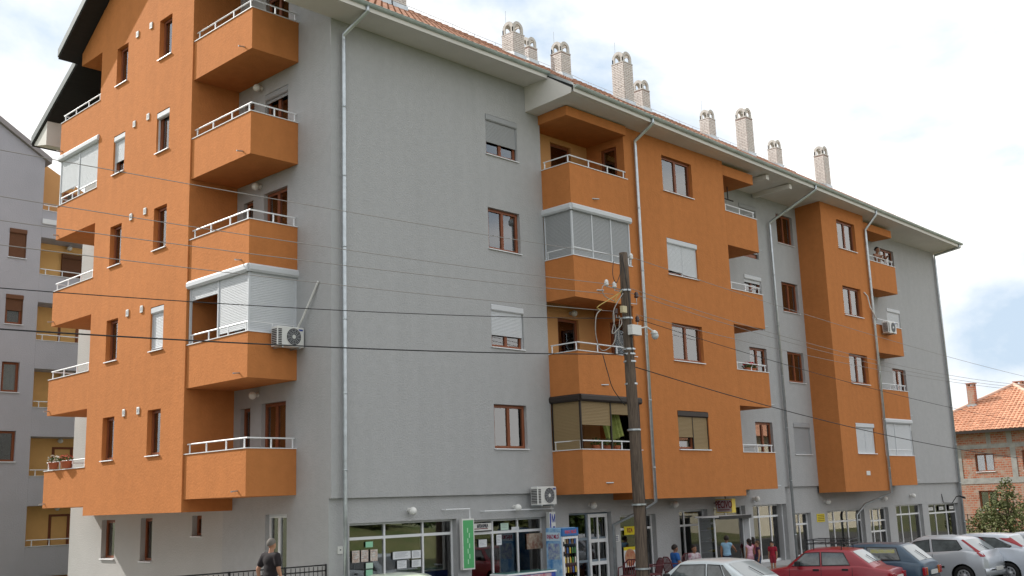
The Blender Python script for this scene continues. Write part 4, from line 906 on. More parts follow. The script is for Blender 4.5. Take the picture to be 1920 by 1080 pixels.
# ---- flower pots on balconies
FRED = mat('petal_red', (0.55, 0.02, 0.03), 0.7); FWHT = mat('petal_white', (0.75, 0.7, 0.6), 0.7); FPNK = mat('petal_salmon', (0.65, 0.16, 0.1), 0.7)
def pot(p, label, petals, r=0.12, trough=0.0, n=60):
    p = Vector(p); t = thing('flower_pot', label, 'flower pot', p)
    if trough: MB().prism([(-r*0.8, 0), (r*0.8, 0), (r, 0.17), (-r, 0.17)], 'y', -trough, trough)
    b = MB().lathe(p, [(0.001, 0), (r*0.75, 0), (r, 0.16), (r*1.08, 0.16), (r*1.08, 0.2), (r*0.95, 0.2), (r*0.9, 0.15), (0.001, 0.15)], 14); b.build('pot', TERRA, t, smooth=False)
    g_ = MB(); leaves(g_, p+Vector((0, 0, 0.26)), r*1.3, r*1.3, 0.1, n, 0.05); g_.build('foliage', LEAF, t)['kind'] = 'stuff'
    g_ = MB(); leaves(g_, p+Vector((0, 0, 0.32)), r*1.25, r*1.25, 0.1, n, 0.035); g_.build('blossom', petals, t)['kind'] = 'stuff'
zc_ = ZLT+0.024
for (px, py), lb, pt in (((101, 872), 'flower pot with white blossom on the lowest left balcony', FWHT), ((124, 869), 'flower pot with salmon blossom on the lowest left balcony', FPNK), ((114, 873), 'small plain pot between two others on the lowest left balcony', FPNK)):
    p = onX(px, py, XG-0.03); pot((XG-0.04+(0.22 if 'plain' in lb else 0), p.y, zc_+(0.02)), lb, pt, 0.15 if 'plain' not in lb else 0.11)
for px, lb in ((1402, 'left pot of bright red flowers on the balcony right of the middle bay'), (1411, 'right pot of bright red flowers on the balcony right of the middle bay')):
    p = onY(px, 695, YV+0.2); pot((p.x, YV+0.2, ZB+H-0.06), lb, FRED, 0.13, n=110)
for px, lb, pt in ((1117, 'left terracotta pot with green plant behind the brown shutter balcony rail', LEAF), (1138, 'middle terracotta pot behind the brown shutter balcony rail', LEAF2), (1155, 'right terracotta pot behind the brown shutter balcony rail', LEAF)):
    p = onY(px, 835, YE+0.3); pot((p.x, YE+0.3, ZB-0.05), lb, pt, 0.13, n=50)

# ---- drinks fridge, freezer, display cabinet
FB = mat('fridge_blue', (0.05, 0.22, 0.52), 0.35, var=0.8, vscale=5, col2=(0.45, 0.65, 0.8)); FBD = mat('fridge_header_blue', (0.04, 0.16, 0.42), 0.35)
a = onY(1053, 990, -0.95); x0 = a.x; zt_ = a.z; w_ = 0.68; d_ = 0.62
t = thing('drinks_fridge', 'tall blue drinks fridge with glass door standing outside the dairy shop', 'fridge', (x0+w_/2, -0.65, PAVE))
MB().bevbox(x0, x0+w_, -0.90, -0.95+d_, PAVE, zt_, 0.02).build('cabinet', FB, t)
MB().box(x0-0.004, x0-0.001, -0.88, -0.95+d_-0.03, zt_-0.35, zt_-0.12).build('side_band', mat('band_pale', (0.55, 0.7, 0.8), 0.4), t)
textmesh('KNJAZ MILOŠ', 0.15, mat('ink_crimson', (0.35, 0.02, 0.08), 0.5), t, (x0-0.006, -0.62, zt_-0.24), FACEX, bold=0.004, sx=0.52)
MB().box(x0-0.004, x0-0.001, -0.85, -0.42, zt_-0.85, zt_-0.42).build('side_picture', mat('fridge_picture', (0.5, 0.6, 0.55), 0.4, var=0.8, vscale=9, col2=(0.1, 0.12, 0.4)), t)
hb_ = MB().box(x0+0.01, x0+w_-0.01, -0.97, -0.905, zt_-0.22, zt_-0.01).build('header', FBD, t); textmesh('KNJAZ MILOŠ', 0.12, mat('ink_pink', (0.6, 0.1, 0.15), 0.5), t, (x0+w_/2, -0.973, zt_-0.12), FACEY, bold=0.003, sx=0.66)
fr = MB(); fr.box(x0+0.02, x0+0.08, -0.955, -0.905, PAVE+0.25, zt_-0.24).box(x0+w_-0.08, x0+w_-0.02, -0.955, -0.905, PAVE+0.25, zt_-0.24).box(x0+0.08, x0+w_-0.08, -0.955, -0.905, zt_-0.3, zt_-0.24).box(x0+0.08, x0+w_-0.08, -0.955, -0.905, PAVE+0.25, PAVE+0.31); dd = fr.build('door_frame', WHITE, t)
MB().box(x0+0.08, x0+w_-0.08, -0.93, -0.925, PAVE+0.31, zt_-0.3).build('glass', CARG, t)
MB().box(x0+0.085, x0+w_-0.085, -0.9035, -0.9015, PAVE+0.3, zt_-0.3).build('inner_back', mat('fridge_inside', (0.25, 0.28, 0.28), 0.6), t)
for i in range(5):
    for j in range(5):
        c = random.choice(['goods_yellow', 'goods_brown', 'goods_cream', 'goods_blue', 'goods_green']); bx_ = x0+0.13+j*0.105; bz_ = PAVE+0.36+i*0.26
        MB().lathe((bx_, -0.915, bz_), [(0.001, 0), (0.032, 0), (0.032, 0.13), (0.012, 0.17), (0.012, 0.2), (0.001, 0.2)], 8).build('bottle', MATS[c], t)
for z in (-1.35, -1.62): MB().box(x0+0.03, x0+0.05, -0.985, -0.955, z-0.06, z+0.06).build('handle', BLACKM, t)
a = onY(951, 1074, -1.9); b = onY(1043, 1069, -1.9); fx0, fx1 = a.x, b.x; fz = (a.z+b.z)/2
t = thing('chest_freezer', 'blue and white chest freezer in front of the dairy shop window', 'freezer', ((fx0+fx1)/2, -1.6, PAVE))
MB().bevbox(fx0, fx1, -1.9, -1.3, PAVE+0.08, fz-0.06, 0.03).build('body', mat('freezer_blue', (0.04, 0.07, 0.4), 0.35, var=0.8, vscale=3, col2=(0.16, 0.22, 0.6)), t)
MB().bevbox(fx0-0.015, fx1+0.015, -1.915, -1.285, fz-0.058, fz-0.02, 0.012).build('rim', WHITE, t); MB().box(fx0+0.04, fx1-0.04, -1.86, -1.34, fz-0.018, fz).build('glass_lid', mat('lid_green_glass', (0.10, 0.22, 0.2), 0.1, spec=0.6), t)
MB().box(fx0+0.5, fx1-0.2, -1.904, -1.9015, fz-0.3, fz-0.08).build('print', mat('freezer_print', (0.5, 0.05, 0.08), 0.4, var=0.6, vscale=6, col2=(0.6, 0.6, 0.65)), t)
# bakery display cabinet
a = onY(1339, 971, -1.1); b = onY(1393, 968, -1.1); cx0, cx1 = a.x, b.x; ct = a.z
t = thing('display_cabinet', 'glass bakery display cabinet under the PECIVO sign', 'cabinet', ((cx0+cx1)/2, -0.8, PAVE))
for x_ in (cx0, cx1-0.04):
    for y_ in (-1.1, -0.5): MB().box(x_, x_+0.04, y_, y_+0.04, PAVE, ct).build('post', ALU, t)
MB().box(cx0-0.1, cx1+0.1, -1.35, -0.42, ct, ct+0.05).build('top', ALU, t); MB().box(cx0-0.1, cx1+0.1, -1.37, -1.352, ct-0.06, ct+0.05).build('top_trim', BLACKM, t)
for i in range(5): MB().box(cx0+0.045, cx1-0.045, -1.06, -0.5, PAVE+0.4+i*0.35, PAVE+0.42+i*0.35).build('shelf', ALU, t)
MB().box(cx0+0.045, cx1-0.045, -1.095, -1.088, PAVE+0.3, ct-0.02).build('front_glass', SHOPG, t); MB().box(cx0+0.012, cx0+0.02, -1.06, -0.5, PAVE+0.3, ct-0.02).build('side_glass', SHOPG, t); MB().box(cx0+0.045, cx1-0.045, -0.46, -0.45, PAVE+0.3, ct-0.02).build('back', SHUTG, t)
MB().box(cx0+0.045, cx1-0.045, -1.085, -0.5, PAVE+0.05, PAVE+0.3).build('plinth', PLW, t)
gd_ = {}
for i in range(4):
    for j in range(5):
        c = random.choice(['goods_brown', 'goods_yellow', 'goods_cream']); gd_.setdefault(c, MB()).sphere((cx0+0.2+j*(cx1-cx0-0.4)/4, -0.8, PAVE+0.47+i*0.35), 0.12, 0.16, 0.05, 8, 5)
for c, b_ in gd_.items(): b_.build('pastries', MATS[c], t)['kind'] = 'stuff'
MB().box(cx1+0.04, cx1+0.09, -1.3, -0.6, PAVE+0.02, ct-0.05).build('open_door', ALU, t)

# ---- black railing beside the entrance
t = thing('railing', 'black metal railing beside the man at the building corner', 'railing', (-3, 0.2, -2.53))
ry, rzt = 0.2, -1.475
for z in (rzt, rzt-0.13, -2.40): MB().box(-5.6, 0.02, ry-0.015, ry+0.015, z-0.015, z+0.015).build('rail', BLACKM, t)
for x_ in (0.0, -1.15, -2.6, -4.0, -5.58): MB().box(x_-0.022, x_+0.022, ry-0.022, ry+0.022, -2.53, rzt+0.02).build('post', BLACKM, t)
bm = MB().box(-0.007, 0.007, -0.007, 0.007, 0, 0.9-0.005).mesh('baluster', BLACKM)
for i in range(44):
    x_ = -0.115-i*0.125
    if min(abs(x_-q_) for q_ in (0.0, -1.15, -2.6, -4.0, -5.58)) > 0.04: inst('baluster', bm, t, (x_, ry, -2.4+0.005))
# ================================================================== NEIGHBOURING GREY BLOCK (left)
NY = 20.5; NX1 = 1.12
NB = thing('apartment_building', 'plain grey apartment block with peach recessed balconies at the left edge', 'building', (-1.2, NY, -3))
NG = mat('plaster_bluegrey', (0.46, 0.45, 0.485), 0.92, var=0.06, vscale=0.8, bump=0.01, bscale=22, spec=0.15)
nops = []
for k in range(-1, 5):
    z = 4.53+(k-1)*2.62 if False else 4.53+k*2.60
    for xw in (-0.09,): nops.append((xw, xw+0.66, z, z+1.16))
nops = [o for o in nops if o[3] < 12.5]
mb = MB(); wallmesh(mb, 'Y', NY, -2.0, NX1, -3.4, 13.3, nops, 0.16)
nrz = lambda x_: 13.95+0.62*(1.2-x_) if x_ >= -1.0 else 13.95+0.62*2.2-0.62*(-1.0-x_)
mb.quad((-2.0, NY, 13.3), (NX1, NY, 13.3), (NX1, NY, nrz(NX1)-0.15), (-1.0, NY, nrz(-1.0)-0.15), (-2.0, NY, nrz(-2.0)-0.15)); mb.quad((NX1, NY, -3.4), (NX1, NY+0.95, -3.4), (NX1, NY+0.95, 13.7), (NX1, NY, 13.7)); mb.quad((-2.0, NY, -3.4), (-2.0, NY, 14.6), (-2.0, NY+8, 14.6), (-2.0, NY+8, -3.4)); mb.build('facade_wall', NG, NB)
for o in nops:
    low = o[0] < -0.2
    window(NB, 'Y', (o[0], NY, o[2]), 0.66, 1.16, 0.16, n=1, curtain=CURT if (o[2] > 3 and o[2] < 6) else None, shut=0.95 if o[2] > 8.5 else (0.45 if 6 < o[2] < 8 else None), shutm=mat('shutter_brown', (0.16, 0.07, 0.035), 0.6))
# recessed balconies to its right
mb = MB(); wallmesh(mb, 'Y', NY+0.95, NX1, 6.5, -3.4, 12.0, [], 0.1); mb.build('loggia_back_wall', mat('plaster_peach_bounce_lit', (0.84, 0.50, 0.19), 0.92, var=0.05), NB)  # neighbour's peach lightened; sunlight bounced into the recess is put into the colour
mb = MB(); mb.quad((6.5, NY, -3.4), (6.5, NY+0.95, -3.4), (6.5, NY+0.95, 12), (6.5, NY, 12)); mb.quad((6.5, NY, -3.4), (9, NY, -3.4), (9, NY, 14), (6.5, NY, 14)); mb.build('facade_wall', NG, NB)
for k in range(-2, 4):
    z0 = 3.15+k*2.60
    b_ = MB().box(NX1+0.003, 6.5, NY+0.12, NY+0.95, z0-0.25, z0-0.02).box(NX1+0.003, 6.5, NY, NY+0.12, z0-0.25, z0+0.85); bo = b_.build('balcony', NG, NB)
    r_ = MB(); rail(r_, [Vector((NX1+0.05, NY+0.06, 0)), Vector((6.4, NY+0.06, 0))], z0+0.85); r_.build('railing', WHITE, bo); MB().box(NX1+0.003, 6.48, NY-0.02, NY+0.14, z0+0.85, z0+0.87).build('parapet_cap', WHITE, bo)
    window(NB, 'Y', (2.35, NY+0.95-0.003, z0), 1.55, 2.02, 0.05, sill=False, door=True, name='balcony_door', curtain=CURT if k in (0, 1) else None, curt_range=(0.5, 1), shut=0.97 if k == 2 else None, shutm=MATS['shutter_brown'])
    lp = thing('wall_lamp', 'globe lamp in the %s recessed balcony of the left neighbour block' % ('lowest', 'second lowest', 'third', 'fourth', 'fifth', 'highest')[k+2], 'lamp', (2.6, NY+0.95, z0+2.25), group='round wall lamps'); MB().tube([(2.6, NY+0.95, z0+2.25), (2.6, NY+0.87, z0+2.25)], 0.05, 8).build('base', PLW, lp); MB().sphere((2.6, NY+0.77, z0+2.25), 0.1).build('globe', LAMPG, lp, smooth=True)
rf = MB(); 
def nslab(x0, x1, y0, y1, t, dz=0):
    q_ = [(x0, y0, nrz(x0)+dz), (x1, y0, nrz(x1)+dz), (x1, y1, nrz(x1)+dz), (x0, y1, nrz(x0)+dz)]; u_ = [(p[0], p[1], p[2]-t) for p in q_]
    rf.quad(*q_); rf.quad(*u_[::-1]); rf.quad(q_[0], u_[0], u_[1], q_[1]); rf.quad(q_[1], u_[1], u_[2], q_[2])
nslab(-1.0, 1.35, NY-0.12, NY+8, 0.22, 0.1); nslab(-2.3, -1.0, NY-0.12, NY+8, 0.22, 0.1); rf.build('roof', mat('roof_edge_grey', (0.34, 0.31, 0.31), 0.8), NB)
# lower peach wing with its own gable behind
mb = MB(); mb.quad((NX1, NY+1.05, 11.0), (6.5, NY+1.05, 11.0), (6.5, NY+1.05, 11.4), (1.2, NY+1.05, 14.2)); mb.build('rear_wall', PEACH, NB)
MB().prism([(1.0, 14.25), (6.6, 11.35), (6.6, 11.55), (1.0, 14.5)], 'y', NY+1.4, NY+6).build('rear_roof', MATS['roof_edge_grey'], NB)
MB().box(NX1+0.01, 6.5, NY-0.05, NY+0.955, 11.25, 11.45).build('loggia_roof', WHITE, NB)

# ================================================================== BRICK HOUSE (right)
HX = 60.0; HB = thing('brick_house', 'unfinished red brick house with orange tiled hip roof beyond the apartment block', 'house', (HX, 6, -3.5))
bmat = bpy.data.materials.new('red_hollow_brick'); bmat.use_nodes = True; MATS['red_hollow_brick'] = bmat
t_ = bmat.node_tree; b_ = t_.nodes['Principled BSDF']; tcn = t_.nodes.new('ShaderNodeTexCoord'); mpn = t_.nodes.new('ShaderNodeMapping'); mpn.inputs['Rotation'].default_value = (0, R_(90), R_(90)); br = t_.nodes.new('ShaderNodeTexBrick')
sep = t_.nodes.new('ShaderNodeSeparateXYZ'); cmb = t_.nodes.new('ShaderNodeCombineXYZ'); add = t_.nodes.new('ShaderNodeMath'); add.operation = 'ADD'
t_.links.new(tcn.outputs['Object'], sep.inputs['Vector']); t_.links.new(sep.outputs['X'], add.inputs[0]); t_.links.new(sep.outputs['Y'], add.inputs[1]); t_.links.new(add.outputs['Value'], cmb.inputs['X']); t_.links.new(sep.outputs['Z'], cmb.inputs['Y']); t_.links.new(cmb.outputs['Vector'], br.inputs['Vector'])
br.inputs['Scale'].default_value = 1.0; br.inputs['Brick Width'].default_value = 0.30; br.inputs['Row Height'].default_value = 0.155; br.inputs['Mortar Size'].default_value = 0.02
br.inputs['Color1'].default_value = (0.46, 0.16, 0.09, 1); br.inputs['Color2'].default_value = (0.34, 0.115, 0.065, 1); br.inputs['Mortar'].default_value = (0.42, 0.33, 0.26, 1)
nzb = t_.nodes.new('ShaderNodeTexNoise'); nzb.inputs['Scale'].default_value = 2.2; nzb.inputs['Detail'].default_value = 5; t_.links.new(tcn.outputs['Object'], nzb.inputs['Vector']); rpb = t_.nodes.new('ShaderNodeValToRGB'); rpb.color_ramp.elements[0].position = 0.46; rpb.color_ramp.elements[1].position = 0.66
mxb = t_.nodes.new('ShaderNodeMixRGB'); mxb.inputs['Color2'].default_value = (0.40, 0.30, 0.24, 1); t_.links.new(nzb.outputs['Fac'], rpb.inputs['Fac']); t_.links.new(rpb.outputs['Color'], mxb.inputs['Fac']); t_.links.new(br.outputs['Color'], mxb.inputs['Color1']); t_.links.new(mxb.outputs['Color'], b_.inputs['Base Color']); b_.inputs['Roughness'].default_value = 0.95
bpn = t_.nodes.new('ShaderNodeBump'); bpn.inputs['Distance'].default_value = 0.02; t_.links.new(br.outputs['Fac'], bpn.inputs['Height']); bpn.invert = True; t_.links.new(bpn.outputs['Normal'], b_.inputs['Normal'])
HY0, HY1 = 1.6, 12.0
hw = [(6.82, 8.10, 0.79, 2.0), (2.6, 5.25, 0.9, 2.3), (6.85, 8.10, -1.75, -0.47), (2.9, 4.2, -1.75, -0.47)]
hw[1] = (3.6, 4.98, 0.75, 2.1)
hw[3] = (3.7, 4.95, -1.9, -0.3)
mb = MB(); wallmesh(mb, 'X', HX, HY0, HY1, -4, 3.6, hw, 0.2); mb.quad((HX, HY0, -4), (HX+14, HY0, -4), (HX+14, HY0, 3.6), (HX, HY0, 3.6)); mb.quad((HX, HY1, -4), (HX, HY1, 3.6), (HX+14, HY1, 3.6), (HX+14, HY1, -4)); mb.build('brick_wall', bmat, HB)
for (a, b, c, d) in hw: window(HB, 'X', (HX, b, c), b-a, d-c, 0.2, n=2, sill=True)
for (y0, y1, z0, z1) in ((HY0, HY1, 0.0, 0.38), (HY0, HY1, 2.35, 2.65), (9.0, 9.35, 0.38, 2.35), (5.35, 5.7, 0.38, 2.35), (5.5, 5.85, 2.65, 3.5), (6.9, 7.2, 2.65, 3.5)): MB().box(HX-0.025, HX+0.1, y0, y1, z0, z1).build('concrete_beam', CONC, HB)
ap = (HX+5.2, 6.75); ez = 3.55; az = onX(1850, 727, ap[0]).z; ex0, ex1, ey0, ey1 = HX-0.7, HX+15, HY0-0.7, HY1+0.6
rfm = MB(); A_ = (ap[0], (ey0+ey1)/2, az); B_ = (ex1-5, (ey0+ey1)/2, az)
c00, c01, c10, c11 = (ex0, ey0, ez), (ex0, ey1, ez), (ex1, ey0, ez), (ex1, ey1, ez)
def tiles(mb, p0, p1, apex0, apex1, rw_=0.33, cw=0.3):
    """rows of overlapping tiles on a roof face whose eave runs p0-p1 and whose top edge is apex0-apex1"""
    p0, p1, a0, a1 = (Vector(q_) for q_ in (p0, p1, apex0, apex1)); n = int(((a0+a1)/2-(p0+p1)/2).length/rw_); nr = (p1-p0).cross(a0-p0).normalized(); nr = nr if nr.z > 0 else -nr
    for i in range(n):
        e0, e1 = p0.lerp(a0, i/n), p1.lerp(a1, i/n); f0, f1 = p0.lerp(a0, (i+1.15)/n if i < n-1 else 1), p1.lerp(a1, (i+1.15)/n if i < n-1 else 1); m_ = max(1, int((e1-e0).length/cw))
        for j in range(m_):
            a, b, c, d = e0.lerp(e1, j/m_), e0.lerp(e1, (j+0.93)/m_), f0.lerp(f1, (j+0.93)/m_), f0.lerp(f1, j/m_); k = nr*random.uniform(0.05, 0.075); mdl = (a+b)/2+k*1.5; mdt = (c+d)/2+nr*0.03
            mb.quad(a+k*0.6, mdl, mdt, d+nr*0.01); mb.quad(mdl, b+k*0.6, c+nr*0.01, mdt); mb.quad(a, b, b+k*0.6, mdl, a+k*0.6)
TILE2 = mat('roof_tile_orange', (0.58, 0.29, 0.18), 0.85, var=0.25, vscale=2.5)
tiles(rfm, c01, c00, A_, A_); tiles(rfm, c00, c10, A_, B_)
ro = rfm.build('roof_tiling', TILE2, HB); ro['kind'] = 'stuff'
MB().quad(c00, c01, A_).quad(c00, A_, B_, c10).quad(c01, c11, B_, A_).quad(c11, c10, B_).quad((ex0, ey0, ez-0.12), (ex1, ey0, ez-0.12), (ex1, ey1, ez-0.12), (ex0, ey1, ez-0.12)).build('roof', TILE2, HB)
MB().box(ex0-0.03, ex0, ey0, ey1, ez-0.16, ez+0.03).build('fascia', BROWNM, HB)
hp = MB(); rt = mat('ridge_mortar_pale', (0.62, 0.42, 0.33), 0.9)
for (a, b) in ((c00, A_), (c01, A_), (A_, B_)): hp.tube([Vector(a)+Vector((0, 0, 0.06)), Vector(b)+Vector((0, 0, 0.06))], 0.13, 7)
hp.build('ridge_tiles', rt, HB)['kind'] = 'stuff'
def hchim(px, pb, pt, X, w_):
    b = onX(px, pb, X); tp = onX(px, pt, X); c = MB().box(X-w_/2, X+w_/2, b.y-w_/2, b.y+w_/2, b.z-0.8, tp.z-0.25).build('chimney', bmat, HB)
    MB().box(X-w_/2-0.06, X+w_/2+0.06, b.y-w_/2-0.06, b.y+w_/2+0.06, tp.z-0.06, tp.z).build('chimney_cap', bmat, c)
    for sx in (-1, 1):
        for sy in (-1, 1): MB().box(X+sx*(w_/2-0.07)-0.07, X+sx*(w_/2-0.07)+0.07, b.y+sy*(w_/2-0.07)-0.07, b.y+sy*(w_/2-0.07)+0.07, tp.z-0.25, tp.z-0.06).build('cap_pier', bmat, c)
    MB().box(X-w_/2-0.12, X+w_/2+0.12, b.y-w_/2-0.12, b.y+w_/2+0.12, b.z-0.5, b.z+0.12).build('flashing', GALV, c)
hchim(1825, 762, 718, HX+2.9, 0.5); hchim(1919, 790, 714, HX+9, 0.6)

# ================================================================== trees and bushes
def tree(name, label, base, hgt, clumps, mt, n, leaf=0.12, trunk=0.12, group=None, cat='tree'):
    base = Vector(base); t = thing(name, label, cat, base, group=group); tk = MB(); c0 = base+Vector((0, 0, hgt*0.45)); tk.tube([base, base+Vector((0.05, 0, hgt*0.25)), c0], [trunk, trunk*0.8, trunk*0.6], 8)
    cr = MB()
    for (dx, dy, z, r) in clumps:
        c = base+Vector((dx, dy, z)); tk.tube([c0, c0.lerp(c, 0.6)+Vector((0, 0, -0.1)), c], [trunk*0.5, trunk*0.3, trunk*0.1], 6); leaves(cr, c, r, r, r*0.8, int(n*r*r), leaf)
    tk.build('trunk', BARK, t); cr.build('crown', mt, t); return t
def clump(n, R, z0, z1, r0, r1):
    return [(random.uniform(-R, R), random.uniform(-R, R), random.uniform(z0, z1), random.uniform(r0, r1)) for _ in range(n)]
b0 = onX(1875, 1000, 46.0)
tree('garden_tree', 'leafy green tree in front of the brick house', (46, 1.2, -3.0), 2.6, [(0, 0.0, 2.6, 0.5), (0.2, 0.35, 2.1, 0.65), (0, -0.35, 1.9, 0.7), (0.3, 0.8, 1.6, 0.6), (-0.3, 0.2, 1.4, 0.75), (0, 1.2, 1.3, 0.55), (0.2, -0.8, 1.4, 0.6), (0, -0.1, 3.0, 0.35), (0, 0.9, 0.8, 0.65), (0, -0.6, 0.8, 0.7), (0, 0.2, 0.6, 0.8)], LEAF2, 800, 0.085)
tree('garden_tree', 'leafy green tree at the right frame edge before the brick house', (45, -0.7, -3.0), 2.4, [(0, 0, 1.9, 0.6), (0.2, -0.5, 1.7, 0.65), (0, 0.5, 1.4, 0.65), (0, 0.9, 0.9, 0.6), (0.2, -1.0, 1.3, 0.7), (0, 0.0, 0.8, 0.8), (0, -1.6, 1.8, 0.65), (0, -1.2, 0.8, 0.8)], LEAF2, 800, 0.085)
tree('garden_tree', 'low olive bush beside the right corner of the apartment block', (47, 3.0, -3.0), 1.5, [(0, 0, 0.9, 0.6), (0, 0.5, 0.7, 0.55), (0.2, -0.5, 1.0, 0.6), (0, -1, 0.9, 0.6)], LEAF2, 1000, 0.085, cat='bush')
t = thing('garden_fence', 'thin wire fence between the bushes and the brick house', 'fence', (50, 3, -3)); 
for i in range(12): MB().box(49.98, 50.02, -4+i*0.9, -3.96+i*0.9, -3, -1.75).build('post', BROWNM, t)
for z in (-1.8, -2.2, -2.6): MB().box(49.99, 50.01, -4, 6, z-0.012, z+0.012).build('wire', BROWNM, t)
ORD = ('first', 'second', 'third', 'fourth', 'fifth', 'sixth', 'seventh', 'eighth', 'ninth', 'tenth')
for i, (x_, y_) in enumerate(((-30, -29), (-8, -30), (-1, -27.5), (5, -29), (10, -26.5), (16, -28.5), (22, -26), (28, -28), (34, -26.5), (41, -28))):   # bank opposite the shops
    hh = random.uniform(3.8, 5.0); tree('bank_tree', 'leafy tree on the bank across the road, %s from the left' % ORD[i], (x_, y_, gz(x_, y_)-0.2), hh, [(random.uniform(-2.2, 2.2), random.uniform(-2, 2), random.uniform(1.0, hh-0.8), random.uniform(1.0, 1.6)) for _ in range(12)], LEAF if i % 2 else LEAF2, 110, 0.3, 0.2, 'trees on the bank across the road')
for i, (x_, y_) in enumerate(((-13.2, -2.5), (-12.6, 2.5), (-13, 7.5), (-12.5, 12.5), (-13, 17.5))):  # unseen trees added to block skylight from the walls beside the gable
    hh = random.uniform(9, 11); tree('skylight_block_tree', 'tall leafy tree added left of the gable to block skylight, %s from the road' % ORD[i], (x_, y_, -3.0), hh, [(random.uniform(-2.2, 1.8), random.uniform(-2.6, 2.6), random.uniform(1.2, hh), random.uniform(1.2, 1.8)) for _ in range(15)], LEAF if i % 2 else LEAF2, 85, 0.26, 0.22, 'unseen trees added to block skylight')
CH = thing('cream_house', 'cream rendered house across the road reflected in the right shop windows', 'house', (64, -22, -3))
CREAM = mat('cream_render', (0.72, 0.66, 0.52), 0.9, var=0.06)
mb = MB(); cops = [(54.5+i*4.2, 56.0+i*4.2, z_, z_+1.4) for i in range(5) for z_ in (-1.8, 1.2)]
wallmesh(mb, 'Y', -20.0, 52, 76, -3.2, 4.0, [], 0.15); mb.quad((52, -20, -3.2), (52, -28, -3.2), (52, -28, 4), (52, -20, 4)); mb.build('wall', CREAM, CH)
for (a, b, c, d) in cops: MB().box(a, b, -20.03, -19.99, c, d).build('window', CGL_ if False else mat('house_window_dark', (0.05, 0.055, 0.06), 0.1, spec=0.6), CH)
MB().prism([(-19.3, 3.95), (-24, 7.2), (-28.7, 3.95)], 'x', 51.4, 76.6).build('roof', TILE2, CH)

# ================================================================== utility pole and wires
PY = -3.6
p_t = onY(1168, 474, PY); p_b = onY(1206, 1078, PY); px_, zt_ = p_b.x, p_t.z
dirv = (p_t-p_b); base = p_b+dirv*((PAVE-p_b.z)/dirv.z)
PO = thing('utility_pole', 'weathered wooden utility pole in front of the orange bay', 'pole', base)
POLEM = mat('pole_wood', (0.185, 0.14, 0.105), 0.9, var=0.75, vscale=5, col2=(0.065, 0.05, 0.04), bump=0.02, bscale=9, stretch=(7, 7, 0.5))
ln = (p_t-base).length; pts = []; rr = []
for i in range(15):
    q = i/14; pts.append(base.lerp(p_t, q)+Vector((0.03*math.sin(q*7), 0.02*math.cos(q*5), 0))); rr.append(0.18*(1-q)+0.118*q+0.006*math.sin(q*23))
MB().tube(pts, rr, 14).build('shaft', POLEM, PO, smooth=True)
def polept(py): 
    q = onY(1168+(1206-1168)*(py-474)/(1078-474), py, PY); return q
for py in (545, 597, 655, 664, 678, 720, 806, 946, 1066):
    c = polept(py); r = 0.14+0.055*(py-474)/604; MB().tube([c-Vector((0, 0, 0.022)), c+Vector((0, 0, 0.022))], r+0.012, 14).build('metal_band', GALV, PO)
PORC = mat('insulator_white', (0.7, 0.7, 0.68), 0.2, spec=0.6); PORB = mat('insulator_brown', (0.06, 0.025, 0.02), 0.25, spec=0.6)
def insul(px, py, mt, sgn, Y=None):
    c = onY(px, py, PY-0.05); MB().lathe(c-Vector((0, 0, 0.09)), [(0.001, 0), (0.05, 0.01), (0.065, 0.05), (0.045, 0.07), (0.06, 0.1), (0.05, 0.14), (0.03, 0.17), (0.001, 0.18)], 12).build('insulator', mt, PO, smooth=True)
    q = polept(py+8); MB().tube([c-Vector((0, 0, 0.08)), Vector((c.x, c.y, q.z-0.1)), Vector((q.x, q.y, q.z-0.1))], 0.012, 5).build('hook', GALV, PO)
for a in ((1183, 481, PORC, 1), (1152, 534, PORC, -1), (1137, 530, PORC, -1), (1193, 553, PORB, 1), (1195, 598, PORB, 1), (1155, 584, PORB, -1)): insul(*a)
for (x0, y0, x1, y1) in ((1164, 575, 1171, 586),):
    a = onY(x0, y1, PY-0.16); b = onY(x1, y0, PY-0.16); MB().box(a.x, b.x, PY-0.24, PY-0.14, a.z, b.z).build('fuse_box', mat('box_cream', (0.6, 0.52, 0.33), 0.5), PO)
a = onY(1182, 627, PY-0.2); b = onY(1198, 611, PY-0.2); MB().box(a.x, b.x, PY-0.28, PY-0.12, a.z, b.z).build('control_box', PLW, PO)
sl_ = thing('street_light', 'glass bowl street light on a short arm of the utility pole', 'lamp', b); c = onY(1228, 626, PY-0.2)
MB().tube([Vector((b.x, PY-0.2, b.z-0.06)), Vector(((b.x+c.x)/2, PY-0.2, b.z)), c+Vector((-0.06, 0, 0.06))], 0.02, 6).build('arm', PLW, sl_)
MB().lathe(c+Vector((-0.03, 0, 0)), [(0.03, 0.1), (0.09, 0.05), (0.1, 0.0)], 12).build('hood', PLW, sl_); MB().sphere(c+Vector((0.0, 0, -0.05)), 0.1, 0.1, 0.11).build('bowl', mat('lamp_bowl', (0.55, 0.58, 0.58), 0.08, spec=0.8), sl_, smooth=True)
CABY = mat('cable_yellow', (0.45, 0.33, 0.10), 0.6); CABG = mat('cable_grey', (0.35, 0.33, 0.30), 0.6); WIRE = mat('wire_pale', (0.30, 0.28, 0.26), 0.6); WIRED = mat('wire_dark', (0.03, 0.03, 0.03), 0.6)
